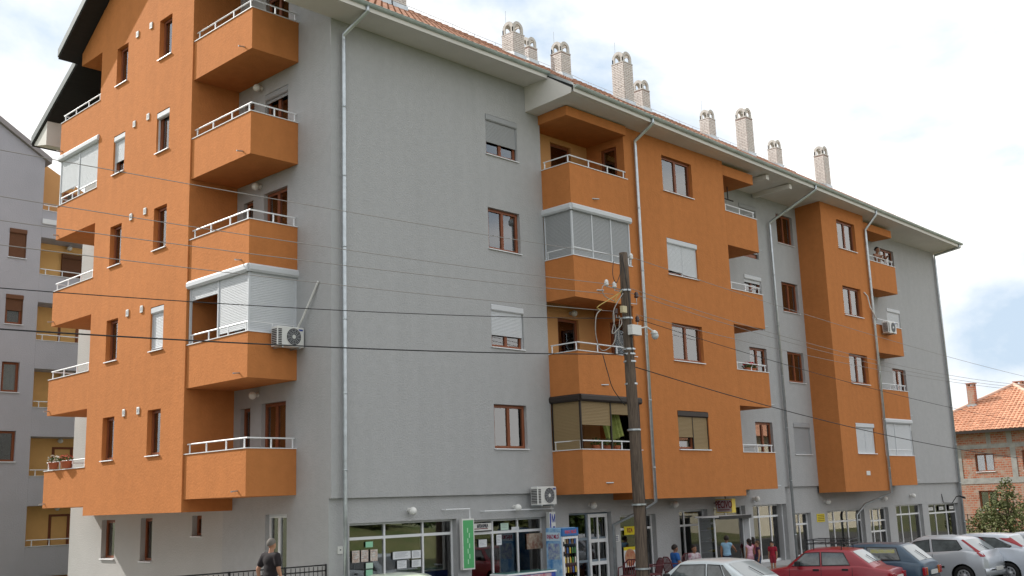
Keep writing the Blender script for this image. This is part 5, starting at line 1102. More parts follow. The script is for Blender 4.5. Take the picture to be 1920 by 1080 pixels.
def loop(pl, mt, r=0.014):
    q = [onY(x_, y_, PY-0.16-0.05*math.sin(i)) for i, (x_, y_) in enumerate(pl)]; o = []
    for i in range(len(q)-1):                                   # Catmull-Rom
        p0, p1, p2, p3 = q[max(0, i-1)], q[i], q[i+1], q[min(len(q)-1, i+2)]
        for k in range(5):
            s_ = k/5; o.append(0.5*((2*p1)+(p2-p0)*s_+(2*p0-5*p1+4*p2-p3)*s_*s_+(3*p1-p0-3*p2+p3)*s_**3))
    o.append(q[-1]); MB().tube(o, r, 5).build('cable_loop', mt, PO, smooth=True)
loop([(1164, 548), (1145, 560), (1120, 576), (1128, 581)], CABY); loop([(1128, 580), (1118, 592), (1117, 625), (1124, 652), (1134, 657), (1150, 645), (1155, 622), (1150, 600), (1152, 578), (1168, 550)], CABG)
loop([(1160, 592), (1166, 605), (1158, 618), (1148, 625), (1152, 600), (1150, 582)], CABG); loop([(1150, 490), (1149, 515), (1156, 530), (1166, 500), (1163, 478)], WIRED, 0.01); loop([(1137, 530), (1129, 540), (1134, 555), (1152, 565)], CABG, 0.012); loop([(1160, 560), (1152, 567), (1158, 553), (1166, 545)], CABY, 0.01)
loop([(1130, 664), (1140, 700), (1150, 730), (1172, 760)], WIRED, 0.012); loop([(1162, 598), (1160, 630), (1164, 645), (1175, 655)], CABG, 0.01); loop([(1166, 477), (1173, 520), (1179, 560), (1184, 640), (1190, 700), (1199, 820), (1211, 960), (1217, 1078)], WIRED, 0.013)
def wire(pl, mt, r, label, ext):
    a, b, c = [onY(x_, y_, PY) for x_, y_ in pl]; x0, x1, x2 = a.x, b.x, c.x; o = []
    def zq(x_): return a.z*(x_-x1)*(x_-x2)/((x0-x1)*(x0-x2))+b.z*(x_-x0)*(x_-x2)/((x1-x0)*(x1-x2))+c.z*(x_-x0)*(x_-x1)/((x2-x0)*(x2-x1))
    lo, hi = (ext, max(x0, x2)) if ext < x0 else (min(x0, x2), ext)
    for i in range(25): x_ = lo+(hi-lo)*i/24; o.append((x_, PY, zq(x_)))
    tag(MB().tube(o, r, 5).build('overhead_wire', mt, None, smooth=True), label, 'wire', 'overhead wires along the street')
for pl, mt, r, lb in ((((0, 281), (640, 395), (1183, 483)), WIRE, 0.008, 'uppermost pale wire running left from the utility pole'), (((0, 368), (640, 467), (1152, 534)), WIRE, 0.008, 'second pale wire from the top, left of the utility pole'), (((0, 413), (640, 497), (1150, 552)), WIRE, 0.008, 'third pale wire from the top, left of the utility pole'), (((0, 459), (640, 535), (1155, 584)), WIRE, 0.008, 'fourth pale wire from the top, left of the utility pole'),
        (((0, 540), (640, 582), (1170, 597)), WIRED, 0.009, 'thin dark wire crossing the gable left of the pole'), (((0, 617), (640, 652), (1180, 664)), WIRED, 0.014, 'thick dark cable, lowest of the wires left of the pole')): wire(pl, mt, r, lb, -14.5)
for pl, mt, r, lb in ((((1183, 482), (1537, 598), (1819, 680)), WIRE, 0.008, 'uppermost pale wire running right from the utility pole'), (((1170, 537), (1559, 655), (1820, 710)), WIRE, 0.008, 'second pale wire from the top, right of the pole'), (((1170, 545), (1555, 662), (1820, 716)), WIRE, 0.008, 'pale wire just under the second one, right of the pole'), (((1193, 590), (1559, 676), (1820, 721)), WIRE, 0.008, 'pale wire fourth from the top, right of the pole'),
        (((1195, 598), (1559, 708), (1786, 765)), WIRED, 0.009, 'thin dark wire right of the pole below the pale wires'), (((1190, 688), (1559, 792), (1796, 842)), WIRED, 0.014, 'thick dark cable, lowest of the wires right of the pole')): wire(pl, mt, r, lb, 58)

# ================================================================== CARS  (local: x forward, y left, z up)
def lerpf(tab, x_):
    if x_ <= tab[0][0]: return tab[0][1]
    for (a, va), (b, vb_) in zip(tab[:-1], tab[1:]):
        if x_ <= b: t = (x_-a)/(b-a); t = t*t*(3-2*t)*0.35+t*0.65; return va+(vb_-va)*t
    return tab[-1][1]
CGL = mat('car_window', (0.02, 0.026, 0.028), 0.04, spec=0.9, var=0.6, vscale=1.9, col2=(0.15, 0.175, 0.18)); CGR = mat('rear_glass_sky_reflection', (0.30, 0.33, 0.34), 0.08, spec=0.8)  # rear glass pale with reflected sky put into colour; side patches imply the interior
RIM = mat('wheel_rim', (0.42, 0.43, 0.45), 0.35, metal=0.6); TAIL = mat('tail_light_red', (0.35, 0.012, 0.02), 0.2, spec=0.6); AMBER = mat('tail_light_amber', (0.5, 0.13, 0.02), 0.25)
TRIM = mat('black_trim', (0.02, 0.02, 0.022), 0.5); PLATE = mat('number_plate', (0.68, 0.68, 0.66), 0.5)
def car(label, loc, rz, sp, paint, extras=None):
    t = thing('parked_car', label, 'car', loc, rz, 'cars parked in front of the shops')
    Lh, W2 = sp['L']/2, sp['W']/2; deck = sp['deck']; xr, xf, Rw = sp['xr'], sp['xf'], sp.get('R', 0.29); sill = 0.2; Ra = Rw+0.055
    wid = [(-Lh, W2*0.88), (-Lh+0.12, W2*0.95), (-Lh+0.6, W2), (Lh-0.9, W2), (Lh-0.25, W2*0.93), (Lh, W2*0.80)]
    def zb(x_):
        z = sill+(0.1 if abs(x_) > Lh-0.25 else 0)
        for ax in (xr, xf):
            d = abs(x_-ax)
            if d < Ra: z = max(z, Rw+math.sqrt(Ra*Ra-d*d))
        return z
    xs = set([-Lh, Lh, -Lh+0.03, Lh-0.03, -Lh+0.1, Lh-0.1]+[p[0] for p in deck]+[p[0] for p in wid])
    for ax in (xr, xf): xs |= {ax+Ra*math.cos(math.pi*i/12) for i in range(13)}
    n = 22
    for i in range(n): xs.add(-Lh+2*Lh*(i+0.5)/n)
    xs = sorted(x_ for x_ in xs if -Lh <= x_ <= Lh); xs = [x_ for i, x_ in enumerate(xs) if i == 0 or x_-xs[i-1] > 0.004]
    rows = [0, 0.16, 0.36, 0.55, 0.72, 0.88, 1.0]; bul = [0.93, 0.975, 0.995, 1.0, 0.985, 0.965, 0.93]
    body = MB(); R_n = len(rows)+3
    for x_ in xs:
        z0, z1, wd = zb(x_), lerpf(deck, x_), lerpf(wid, x_); z0 = min(z0, z1-0.05); end = 1-0.10*max(0, (abs(x_)-(Lh-0.1))/0.1)**2
        full0 = sill
        sec = []
        for r_, bu in zip(rows, bul):
            z = z0+(z1-z0)*r_; q_ = (z-full0)/(z1-full0); k = 0.93+0.07*math.sin(math.pi*min(1, max(0, 0.12+q_*0.80)))
            sec.append((wd*k*end, z))
        wtop = sec[-1][0]; sec += [(wtop*0.86, z1+0.02), (wtop*0.5, z1+0.04), (0, z1+0.05)]
        full = [(x_, y, z) for y, z in sec]+[(x_, -y, z) for y, z in sec[-2::-1]]; body.v += full
    K = 2*R_n-1
    for i in range(len(xs)-1):
        for k in range(K-1): body.f.append((i*K+k, i*K+k+1, (i+1)*K+k+1, (i+1)*K+k))
    body.f.append(tuple(range(K-1, -1, -1))); body.f.append(tuple((len(xs)-1)*K+k for k in range(K)))
    body.build('body', paint, t, smooth=True)
    MB().box(-Lh+0.25, Lh-0.25, -W2+0.16, W2-0.16, 0.16, 0.55).build('underbody', RUB, t)
    # cabin
    rb, rt, wt, wb, zr = sp['rb'], sp['rt'], sp['wt'], sp['wb'], sp['H']; yb, yr = W2*0.93, W2*0.76
    top = [(rb, lerpf(deck, rb)+0.02), (rt, zr-sp.get('drop', 0.05)), (rt+0.25, zr-sp.get('drop', 0.05)*0.4), ((rt+wt)/2, zr), (wt-0.12, zr-0.02), (wt, zr-0.055), (wb, lerpf(deck, wb)+0.02)]
    def ztop(x_):
        for (a, va), (b, vb_) in zip(top[:-1], top[1:]):
            if x_ <= b: return va+(vb_-va)*(x_-a)/(b-a)
        return top[-1][1]
    def ys(x_, z):
        z0 = lerpf(deck, x_); q_ = max(0, min(1, (z-z0)/(zr-z0+0.001))); taper = 1-0.10*max(0, (x_-wt)/(wb-wt+0.01))**2-0.06*max(0, (rt-x_)/(rt-rb+0.01))
        return (yb+(yr-yb)*q_**1.25)*taper
    cb = MB(); cx_ = sorted(set([p[0] for p in top]+[rb+(wb-rb)*i/16 for i in range(17)])); cx_ = [x_ for i, x_ in enumerate(cx_) if i == 0 or x_-cx_[i-1] > 0.01]
    for x_ in cx_:
        zt = ztop(x_); z0 = lerpf(deck, x_)-0.03; sec = []
        for k in (0, 0.35, 0.7, 1.0): z = z0+(zt-0.04-z0)*k; sec.append((ys(x_, z), z))
        w_ = sec[-1][0]; sec += [(w_-0.035, zt-0.012), (w_-0.09, zt+0.002), (w_*0.5, zt+0.018), (0, zt+0.025)]
        cb.v += [(x_, y, z) for y, z in sec]+[(x_, -y, z) for y, z in sec[-2::-1]]
    K = 15
    for i in range(len(cx_)-1):
        for k in range(K-1): cb.f.append((i*K+k, i*K+k+1, (i+1)*K+k+1, (i+1)*K+k))
    cb.build('cabin', sp.get('cabin_paint', paint), t, smooth=True)
    # glass: front and rear screens follow the cabin, side windows are polygons on its flank
    def screen(xa, xb, nm, mt, u0, u1):
        b = MB(); nx, ny = 6, 8; nrm = Vector((-(ztop(xb)-ztop(xa)), 0, xb-xa)).normalized(); nrm = nrm if nrm.z > 0 else -nrm
        for i in range(nx+1):
            x_ = xa+(xb-xa)*(u0+(u1-u0)*i/nx); zt = ztop(x_); w_ = ys(x_, zt-0.04)-0.10
            for j in range(ny+1):
                y = -w_+2*w_*j/ny; b.v.append((x_+nrm.x*0.012, y, zt+0.022-0.02*abs(y/w_)**2+nrm.z*0.008))
        for i in range(nx):
            for j in range(ny): q_ = i*(ny+1)+j; b.f.append((q_, q_+1, q_+ny+2, q_+ny+1))
        b.build(nm, mt, t, smooth=True)
    screen(rb, rt, 'rear_window', CGR, sp.get('rg0', 0.12), 0.93); screen(wt, wb, 'windscreen', CGL, 0.06, 0.94)
    for poly in sp['wins']:
        for sgn in (1, -1):
            for nm, mt, ex, of in (('window_seal', TRIM, 0.022, 0.004), ('side_window', CGL, 0.0, 0.009)):
                cxp = sum(p[0] for p in poly)/len(poly); czp = sum(p[1] for p in poly)/len(poly); b = MB(); N = 7; ring = []
                pp = [(p[0]+ex*(1 if p[0] > cxp else -1), p[1]+ex*(1 if p[1] > czp else -1)) for p in poly]
                for a, c in zip(pp, pp[1:]+pp[:1]):
                    for k in range(3): ring.append((a[0]+(c[0]-a[0])*k/3, a[1]+(c[1]-a[1])*k/3))
                for lv in (1.0, 0.5):
                    for (x_, z) in ring: xx, zz_ = cxp+(x_-cxp)*lv, czp+(z-czp)*lv; b.v.append((xx, sgn*(ys(xx, zz_)+of), zz_))
                m_ = len(ring); b.v.append((cxp, sgn*(ys(cxp, czp)+of), czp))
                for k in range(m_): b.f.append((k, (k+1) % m_, m_+(k+1) % m_, m_+k)); b.f.append((m_+k, m_+(k+1) % m_, 2*m_))
                b.build(nm, mt, t, smooth=True)
    def yside(x_, z): 
        z1 = lerpf(deck, x_); q_ = (z-sill)/(z1-sill); return lerpf(wid, x_)*(0.93+0.07*math.sin(math.pi*min(1, max(0, 0.12+q_*0.80))))
    for (xa, z0, z1) in sp.get('seams', []):
        for sgn in (1, -1):
            b = MB()
            for i in range(7):
                z = z0+(z1-z0)*i/6; y = yside(xa, z)+0.003; b.v += [(xa-0.006, sgn*y, z), (xa+0.006, sgn*y, z)]
            b.f += [(2*i, 2*i+1, 2*i+3, 2*i+2) for i in range(6)]; b.build('door_seam', TRIM, t)
    for (xa, z) in sp.get('handles', []):
        for sgn in (1, -1): y = yside(xa, z)*sgn; MB().bevbox(xa-0.085, xa+0.085, min(y-0.02*sgn, y+0.018*sgn), max(y-0.02*sgn, y+0.018*sgn), z-0.025, z+0.025, 0.008).build('door_handle', TRIM, t)
    if 'strip' in sp:
        za, x0_, x1_ = sp['strip']
        for sgn in (1, -1):
            b = MB(); m_ = 12
            for i in range(m_+1):
                x_ = x0_+(x1_-x0_)*i/m_
                for (dz, dy) in ((-0.03, 0.0), (-0.022, 0.014), (0.022, 0.014), (0.03, 0.0)): b.v.append((x_, sgn*(yside(x_, za)+dy), za+dz))
            b.f += [(4*i+k, 4*i+4+k, 4*i+5+k, 4*i+1+k) for i in range(m_) for k in range(3)]; b.build('side_moulding', TRIM, t)
    for sgn in (1, -1):
        for ax in (xr, xf):
            c = Vector((ax, sgn*(W2-0.115), Rw)); wo = MB().lathe(c, [(Rw*0.62, -0.09*sgn), (Rw*0.9, -0.095*sgn), (Rw, -0.07*sgn), (Rw, 0.06*sgn), (Rw*0.93, 0.09*sgn), (Rw*0.66, 0.095*sgn), (Rw*0.62, 0.07*sgn)], 28, 'y').build('wheel', RUB, t, smooth=True)
            MB().lathe(c, [(0.001, 0.075*sgn), (Rw*0.14, 0.078*sgn), (Rw*0.2, 0.06*sgn), (Rw*0.55, 0.075*sgn), (Rw*0.64, 0.085*sgn), (Rw*0.64, 0.0)], 28, 'y').build('rim', RIM, wo, smooth=True)
            hl = MB()
            for k in range(8): a_ = k*math.pi/4; hl.lathe(c+Vector((math.cos(a_)*Rw*0.43, 0.076*sgn, math.sin(a_)*Rw*0.43)), [(0.001, 0.002*sgn), (Rw*0.085, 0.0)], 8, 'y')
            hl.build('rim_holes', TRIM, wo)['kind'] = 'stuff'
            MB().lathe((ax, sgn*(W2-0.32), Rw), [(0.001, 0), (Ra*0.98, 0), (Ra*0.98, 0.2*sgn)], 20, 'y').build('wheel_arch', RUB, t)
    # bumpers
    for e_, nm in ((-1, 'rear_bumper'), (1, 'front_bumper')):
        b = MB(); m_ = 14
        prof = [(0.0, 0.30), (0.05, 0.32), (0.06, 0.42), (0.05, 0.52), (0.0, 0.53)]
        for i in range(m_+1):
            a_ = -1+2*i/m_; y = a_*W2*0.97; back = 0.10*abs(a_)**4
            for (o_, z) in prof: b.v.append((e_*(Lh-0.01-back+o_), y, z))
        b.f += [(5*i+k, 5*i+5+k, 5*i+6+k, 5*i+1+k) for i in range(m_) for k in range(4)]; b.build(nm, sp.get('bumper', TRIM), t, smooth=True)
    if sp.get('bumper') is not None:
        MB().box(-Lh-0.058, -Lh-0.045, -W2*0.75, W2*0.75, 0.47, 0.5).build('bumper_strip', TRIM, t)
    MB().box(-Lh-0.065, -Lh-0.03, -0.26, 0.26, sp.get('plz', 0.62)-0.055, sp.get('plz', 0.62)+0.055).build('number_plate', PLATE, t)
    for sgn in (1, -1):
        for (x0_, x1_, y0_, y1_, z0, z1, mt) in sp.get('tails', []):
            MB().bevbox(-Lh+x0_, -Lh+x1_, *sorted((sgn*y0_*W2, sgn*y1_*W2)), z0, z1, 0.01).build('tail_light', mt, t)
        if 'ctail' in sp:                      # tall lamps wrapped round the rear corner: rows of (z, forward, inward)
            b = MB()
            def xrear(z):
                zr0 = lerpf(deck, rb)+0.02
                if z > zr0: return rb+(rt-rb)*(z-zr0)/(zr-sp.get('drop', 0.05)-zr0)
                lo, hi = -Lh, rb
                for _ in range(24):
                    md = (lo+hi)/2
                    if lerpf(deck, md) < z: lo = md
                    else: hi = md
                return lo
            for (z, fwd, inn) in sp['ctail']:
                xc = xrear(z); flank = (lambda x_: ys(x_, z) if z > lerpf(deck, x_)-0.02 else yside(x_, z))
                b.v += [(xc+fwd, sgn*(flank(xc+fwd)+0.012), z), (xc+0.02, sgn*(flank(xc+0.03)+0.014), z), (xc-0.03, sgn*(flank(xc+0.03)-inn), z+0.012)]
            for i in range(len(sp['ctail'])-1): b.f += [(3*i, 3*i+1, 3*i+4, 3*i+3), (3*i+1, 3*i+2, 3*i+5, 3*i+4)]
            b.build('tail_light', TAIL, t, smooth=True)
        MB().bevbox(wb-0.45, wb-0.33, *sorted((sgn*(W2-0.02), sgn*(W2+0.15))), lerpf(deck, wb)+0.06, lerpf(deck, wb)+0.19, 0.02).build('mirror', TRIM if sp.get('bumper') is None else paint, t)
        MB().bevbox(Lh-0.1, Lh-0.0, *sorted((sgn*W2*0.42, sgn*W2*0.78)), 0.56, 0.70, 0.01).build('headlight', PORC, t)
    MB().tube([(rb+(rt-rb)*0.1-0.02, -0.05, ztop(rb+(rt-rb)*0.1)+0.045), (rb+(rt-rb)*0.6-0.02, 0.08, ztop(rb+(rt-rb)*0.6)+0.045)], 0.009, 5).build('rear_wiper', TRIM, t)
    if extras: extras(t)
    return t
def paintm(name, c, coat=0.5): return mat(name, c, 0.32, spec=0.5, coat=coat, var=0.04, vscale=2)
ZR = ROAD
sedan = dict(L=4.25, W=1.66, H=1.38, xr=-1.25, xf=1.28, deck=[(-2.125, 0.72), (-2.05, 0.90), (-1.2, 0.96), (0.9, 0.90), (1.9, 0.78), (2.125, 0.6)], rb=-1.55, rt=-0.92, wt=0.35, wb=0.98,
    wins=[[(-0.42, 0.97), (0.66, 0.95), (0.30, 1.26), (-0.38, 1.28)], [(-0.96, 0.98), (-0.50, 0.97), (-0.46, 1.28), (-0.78, 1.27)], [(-1.2, 1.0), (-1.0, 0.985), (-0.84, 1.265), (-0.9, 1.265)]], seams=[(-0.46, 0.3, 0.92), (0.72, 0.3, 0.9), (-1.15, 0.5, 0.94)], handles=[(-0.3, 0.82), (-1.05, 0.83)], tails=[(-0.03, 0.04, 0.5, 0.86, 0.62, 0.78, TAIL)], strip=(0.55, -1.9, 1.9))
hatch101 = dict(L=3.66, W=1.58, H=1.37, xr=-1.10, xf=1.25, deck=[(-1.83, 0.66), (-1.79, 0.80), (-1.0, 0.93), (0.8, 0.90), (1.6, 0.76), (1.83, 0.58)], rb=-1.40, rt=-0.80, wt=0.42, wb=0.98,
    wins=[[(0.02, 0.955), (0.78, 0.94), (0.42, 1.25), (0.04, 1.27)], [(-0.78, 0.97), (-0.06, 0.955), (-0.04, 1.27), (-0.60, 1.255)]], seams=[(-0.02, 0.3, 0.9), (0.85, 0.3, 0.88), (-0.85, 0.5, 0.9)], handles=[(0.12, 0.83), (-0.66, 0.84)], tails=[(-0.03, 0.04, 0.55, 0.9, 0.58, 0.74, TAIL)], rg0=0.25)
yugo = dict(L=3.5, W=1.54, H=1.39, xr=-1.02, xf=1.12, deck=[(-1.75, 0.70), (-1.71, 0.86), (-1.0, 0.92), (0.75, 0.90), (1.6, 0.78), (1.75, 0.6)], rb=-1.66, rt=-1.12, wt=0.35, wb=0.86,
    wins=[[(-0.12, 0.95), (0.66, 0.94), (0.34, 1.27), (-0.10, 1.29)], [(-1.12, 0.97), (-0.22, 0.955), (-0.20, 1.29), (-1.0, 1.27)]], seams=[(-0.17, 0.3, 0.9), (0.75, 0.3, 0.88)], handles=[(-0.05, 0.82)], tails=[(-0.03, 0.04, 0.72, 0.95, 0.56, 0.76, TAIL), (-0.03, 0.05, 0.6, 0.71, 0.56, 0.76, AMBER)], rg0=0.1)
punto = dict(L=3.80, W=1.62, H=1.44, xr=-1.18, xf=1.25, R=0.30, deck=[(-1.9, 0.60), (-1.88, 0.78), (-1.75, 0.98), (-1.2, 1.03), (0.7, 0.93), (1.6, 0.76), (1.9, 0.55)], rb=-1.82, rt=-1.18, wt=0.20, wb=1.12,
    wins=[[(-0.22, 0.98), (0.80, 0.95), (0.25, 1.27), (-0.18, 1.335)], [(-1.20, 1.10), (-1.05, 1.04), (-0.34, 0.995), (-0.28, 1.335), (-1.02, 1.31)]], seams=[(-0.3, 0.3, 0.94), (0.85, 0.3, 0.9)], handles=[(-0.12, 0.84)], ctail=[(0.86, 0.10, 0.04), (0.93, 0.11, 0.045), (1.0, 0.09, 0.04), (1.08, 0.05, 0.03), (1.34, 0.035, 0.015)], strip=(0.56, -0.65, 0.75), bumper=1, plz=0.5, drop=0.09)
focus = dict(L=4.15, W=1.70, H=1.44, xr=-1.28, xf=1.33, R=0.31, deck=[(-2.075, 0.62), (-2.05, 0.82), (-1.85, 1.02), (-1.2, 1.05), (0.7, 0.94), (1.7, 0.78), (2.075, 0.55)], rb=-1.95, rt=-1.25, wt=0.25, wb=1.1,
    wins=[[(-0.2, 1.0), (0.80, 0.96), (0.28, 1.30), (-0.16, 1.35)], [(-1.42, 1.12), (-1.35, 1.07), (-0.3, 1.01), (-0.26, 1.35), (-0.9, 1.32)]], seams=[(-0.28, 0.3, 0.95), (0.85, 0.3, 0.92)], handles=[(-0.1, 0.86), (-0.95, 0.88)], ctail=[(1.08, 0.04, 0.02), (1.16, 0.12, 0.04), (1.25, 0.22, 0.06), (1.33, 0.30, 0.07)], bumper=1, plz=0.78)
PW_, PR_, PB_, PS_, PF_ = paintm('paint_white', (0.66, 0.72, 0.74)), paintm('paint_red', (0.31, 0.014, 0.028), 0.3), paintm('paint_blue', (0.045, 0.09, 0.14), 0.25), mat('paint_silver', (0.55, 0.58, 0.62), 0.3, metal=0.35, coat=0.4), mat('paint_silver_blue', (0.58, 0.63, 0.70), 0.3, metal=0.25, coat=0.4)
for sp, pm in ((punto, PS_), (focus, PF_)): sp['bumper'] = pm
def carat(px, py, zroof, sp, rz, label, paint, extras=None, shift=0.0):
    """place the middle of the roof under a picture point"""
    c = onZ(px, py, ZR+sp['H']); d = Vector((math.cos(rz), math.sin(rz), 0)); m_ = (sp['rt']+sp['wt'])/2
    return car(label, (c.x-d.x*m_, c.y-d.y*m_, ZR), rz, sp, paint, extras)
def rack(t):
    k = dict(x0=-0.65, x1=0.35, y=0.52, z=1.47)
    for z in (1.50, 1.60):
        MB().tube([(-0.75, -0.52, z), (0.4, -0.52, z), (0.4, 0.52, z), (-0.75, 0.52, z), (-0.75, -0.52, z)], 0.014, 6).build('rack_rail', BLACKM, t)
    for i in range(6): x_ = -0.7+i*0.21; MB().tube([(x_, -0.52, 1.5), (x_, 0.52, 1.5)], 0.01, 5).build('rack_bar', BLACKM, t)
    for x_ in (-0.55, 0.2):
        for y in (-0.52, 0.52): MB().tube([(x_, y*1.08, 1.30), (x_, y, 1.5), (x_, y, 1.6)], 0.014, 5).build('rack_leg', BLACKM, t)
def forsale(t):
    MB().box(-0.98, -0.3, 0.665, 0.672, 1.06, 1.24).build('window_sticker', mat('sticker_yellow', (0.55, 0.55, 0.12), 0.7, var=0.8, vscale=14, col2=(0.5, 0.55, 0.5)), t)
carat(1345, 1048, 0, sedan, R_(90), 'white saloon car nearest the camera beside the utility pole', PW_)
carat(1564, 1027, 0, hatch101, R_(101), 'red hatchback with a black roof rack', PR_, rack)
carat(1652, 1018, 0, yugo, R_(96), 'small dark blue hatchback between the red car and the silver car', PB_, forsale)
carat(1776, 1004, 0, punto, R_(90), 'silver three door hatchback with tall red tail lights', PS_)
carat(1856, 1000, 0, focus, R_(88), 'pale silver hatchback with triangular red lamps high on the rear pillar', PF_)
carat(1952, 997, 0, focus, R_(88), 'pale car cut off by the right edge of the picture', PS_)
carat(748, 1076, 0, sedan, R_(150), 'pale green car whose roof just shows below the first shop window', paintm('paint_pale_green', (0.62, 0.70, 0.55)))

# ================================================================== PEOPLE  (local: x forward, y left, z up; fractions of body height)
SKIN = mat('skin', (0.42, 0.22, 0.14), 0.6); SKIND = mat('skin_tan', (0.30, 0.145, 0.085), 0.6); HAIRD = mat('hair_dark', (0.018, 0.012, 0.01), 0.6); HAIRG = mat('hair_grey', (0.15, 0.135, 0.12), 0.7); HAIRB = mat('hair_brown', (0.09, 0.05, 0.025), 0.6)
def capsule(mb, p0, p1, r0, r1, n=12):
    p0, p1 = Vector(p0), Vector(p1); d = (p1-p0); d = d.normalized() if d.length > 1e-6 else Vector((0, 0, 1)); path = []; rr = []
    for i in range(5): a_ = math.pi/2*(1-i/4); path.append(p0-d*r0*math.sin(a_)); rr.append(max(r0*math.cos(a_), r0*0.03))
    for i in range(5): a_ = math.pi/2*i/4; path.append(p1+d*r1*math.sin(a_)); rr.append(max(r1*math.cos(a_), r1*0.03))
    a = d.cross(Vector((0.3, 1, 0.2))).normalized(); b = d.cross(a); base = len(mb.v)
    for q, r in zip(path, rr):
        for k in range(n): t = 2*math.pi*k/n; mb.v.append(tuple(q+(a*math.cos(t)+b*math.sin(t))*r))
    for i in range(len(path)-1):
        for k in range(n): q = base+i*n; mb.f.append((q+k, q+(k+1) % n, q+n+(k+1) % n, q+n+k))
    mb.f.append(tuple(base+n-1-k for k in range(n))); q = base+(len(path)-1)*n; mb.f.append(tuple(q+k for k in range(n)))
def fuse(name, mb, mt, parent, voxel, iters=4):
    """weld overlapping limbs into one continuous skin"""
    o = mb.build(name, mt, parent); md = o.modifiers.new('r', 'REMESH'); md.mode = 'VOXEL'; md.voxel_size = voxel; sm = o.modifiers.new('s', 'SMOOTH'); sm.factor = 0.5; sm.iterations = iters
    dg = bpy.context.evaluated_depsgraph_get(); dg.update(); me = bpy.data.meshes.new_from_object(o.evaluated_get(dg)); o.modifiers.clear(); me.materials.clear(); me.materials.append(mt); me.polygons.foreach_set('use_smooth', [True]*len(me.polygons)); o.data = me; return o
STAND = ((-.015, .135, .635), (.015, .14, .49)); LEG = ((.012, .055, .28), (-.01, .055, .045)); WALKF = ((.07, .05, .285), (.09, .05, .05)); WALKB = ((.0, .05, .285), (-.10, .05, .07))
def limbs(arm_l, arm_r, leg_l, leg_r): return dict(aL=arm_l, aR=arm_r, lL=leg_l, lR=leg_r)
def person(label, loc, rz, h, J, skin, hair, shirt, pants, hairlong=0.0, sleeve=0.55, short=1.0, topless=False, group='people outside the shops', shoe=None, hs=0.165, turn=0.0, wide=1.0):
    t = thing('person', label, 'person', loc, rz, group); B_ = MB(); S_ = MB(); T_ = MB()
    def V(p): return Vector(p)*h
    W_ = wide
    def ell(mb, c, r, g_=0.0): mb.sphere(V(c), (r[0]+g_)*h, (r[1]*W_+g_)*h, (r[2]+g_)*h, 16, 10)
    tor = [((0.0, 0, .735), (.062, .092, .085)), ((-.003, 0, .635), (.056, .076, .10)), ((-.004, 0, .53), (.064, .086, .062))]
    for c, r in tor: ell(B_, c, r)
    nz_ = 1-hs; ctr = Vector((0.015, 0, 1-hs*0.5))
    capsule(B_, V((-.004, 0, .78)), V((.012, 0, nz_+0.02)), .034*h, .031*h)
    ct, st = math.cos(turn), math.sin(turn)
    def hp(x, y, z): return V((ctr.x+(x*ct-y*st)*hs, ctr.y+(x*st+y*ct)*hs, ctr.z+z*hs))
    def he(c, r): B_.sphere(hp(*c), r[0]*hs*h, r[1]*hs*h, r[2]*hs*h, 16, 10)
    he((-.04, 0, .09), (.41, .34, .41)); he((.11, 0, -.20), (.27, .25, .29)); he((.39, 0, -.10), (.075, .055, .10)); he((.33, 0, -.26), (.06, .11, .045)); he((.28, .12, -.10), (.10, .10, .12)); he((.28, -.12, -.10), (.10, .10, .12))
    for sg in (1, -1): he((-.03, sg*.34, -.04), (.10, .04, .13))
    capsule(B_, V((0, .10*W_, .792)), V((0, -.10*W_, .792)), .040*h, .040*h); capsule(S_, V((0, .092*W_, .788)), V((0, -.092*W_, .788)), .052*h, .052*h)
    if not topless:
        for (c, r), g_ in zip(tor, (.014, .016, .016)): ell(S_, c if c[2] > .6 else (c[0], 0, .56), r, g_)
    ell(T_, tor[2][0], tor[2][1], .010)
    for s_ in 'LR':
        sg = 1 if s_ == 'L' else -1; e_, w_ = (Vector((p[0], sg*p[1]*(W_ if W_ > 1 else 1), p[2])) for p in J['a'+s_]); sh = Vector((0, sg*.105*W_, .79))
        capsule(B_, sh*h, e_*h, .036*h, .027*h); capsule(B_, e_*h, w_*h, .028*h, .018*h)
        if sleeve > 0.05 and not topless: capsule(S_, sh*h, sh.lerp(e_, sleeve)*h, .051*h, .046*h)
        d = (w_-e_).normalized(); sd_ = d.cross(Vector((0.25, 0, 1)) if abs(d.z) < 0.8 else Vector((0, sg, 0))).normalized(); up = sd_.cross(d)
        pc = w_+d*.030; B_.sphere(pc*h, .024*h, .018*h, .026*h, 10, 8)
        for off, ln_ in ((-.017, .030), (-.006, .037), (.006, .035), (.016, .027)):
            p1 = w_+d*.045+sd_*off; p2 = p1+d*ln_*0.6-up*.004; p3 = p2+d*ln_*0.4-up*.014; capsule(B_, p1*h, p2*h, .0075*h, .0068*h, 8); capsule(B_, p2*h, p3*h, .0068*h, .006*h, 8)
        p1 = w_+d*.018+sd_*.022; p2 = p1+d*.022+sd_*.012-up*.006; capsule(B_, p1*h, p2*h, .009*h, .007*h, 8)
        k_, a_ = (Vector((p[0], sg*p[1], p[2])) for p in J['l'+s_]); hi = Vector((0, sg*.050, .50))
        capsule(B_, hi*h, k_*h, .060*h, .040*h); capsule(B_, k_*h, a_*h, .041*h, .024*h); B_.sphere((a_+Vector((.035, 0, -.022)))*h, .075*h, .028*h, .022*h, 12, 8)
        f_ = min(1.0, short); capsule(T_, hi*h, hi.lerp(k_, f_)*h, .072*h, (.060+(.052-.060)*f_)*h)
        if short >= 1: capsule(T_, k_*h, k_.lerp(a_, 0.95)*h, .052*h, .042*h)
        MB().sphere((a_+Vector((.038, 0, -.020)))*h, .086*h, .034*h, .030*h, 14, 8).build('shoe', shoe or BLACKM, t, smooth=True)
    fuse('body', B_, skin, t, 0.0075*h)
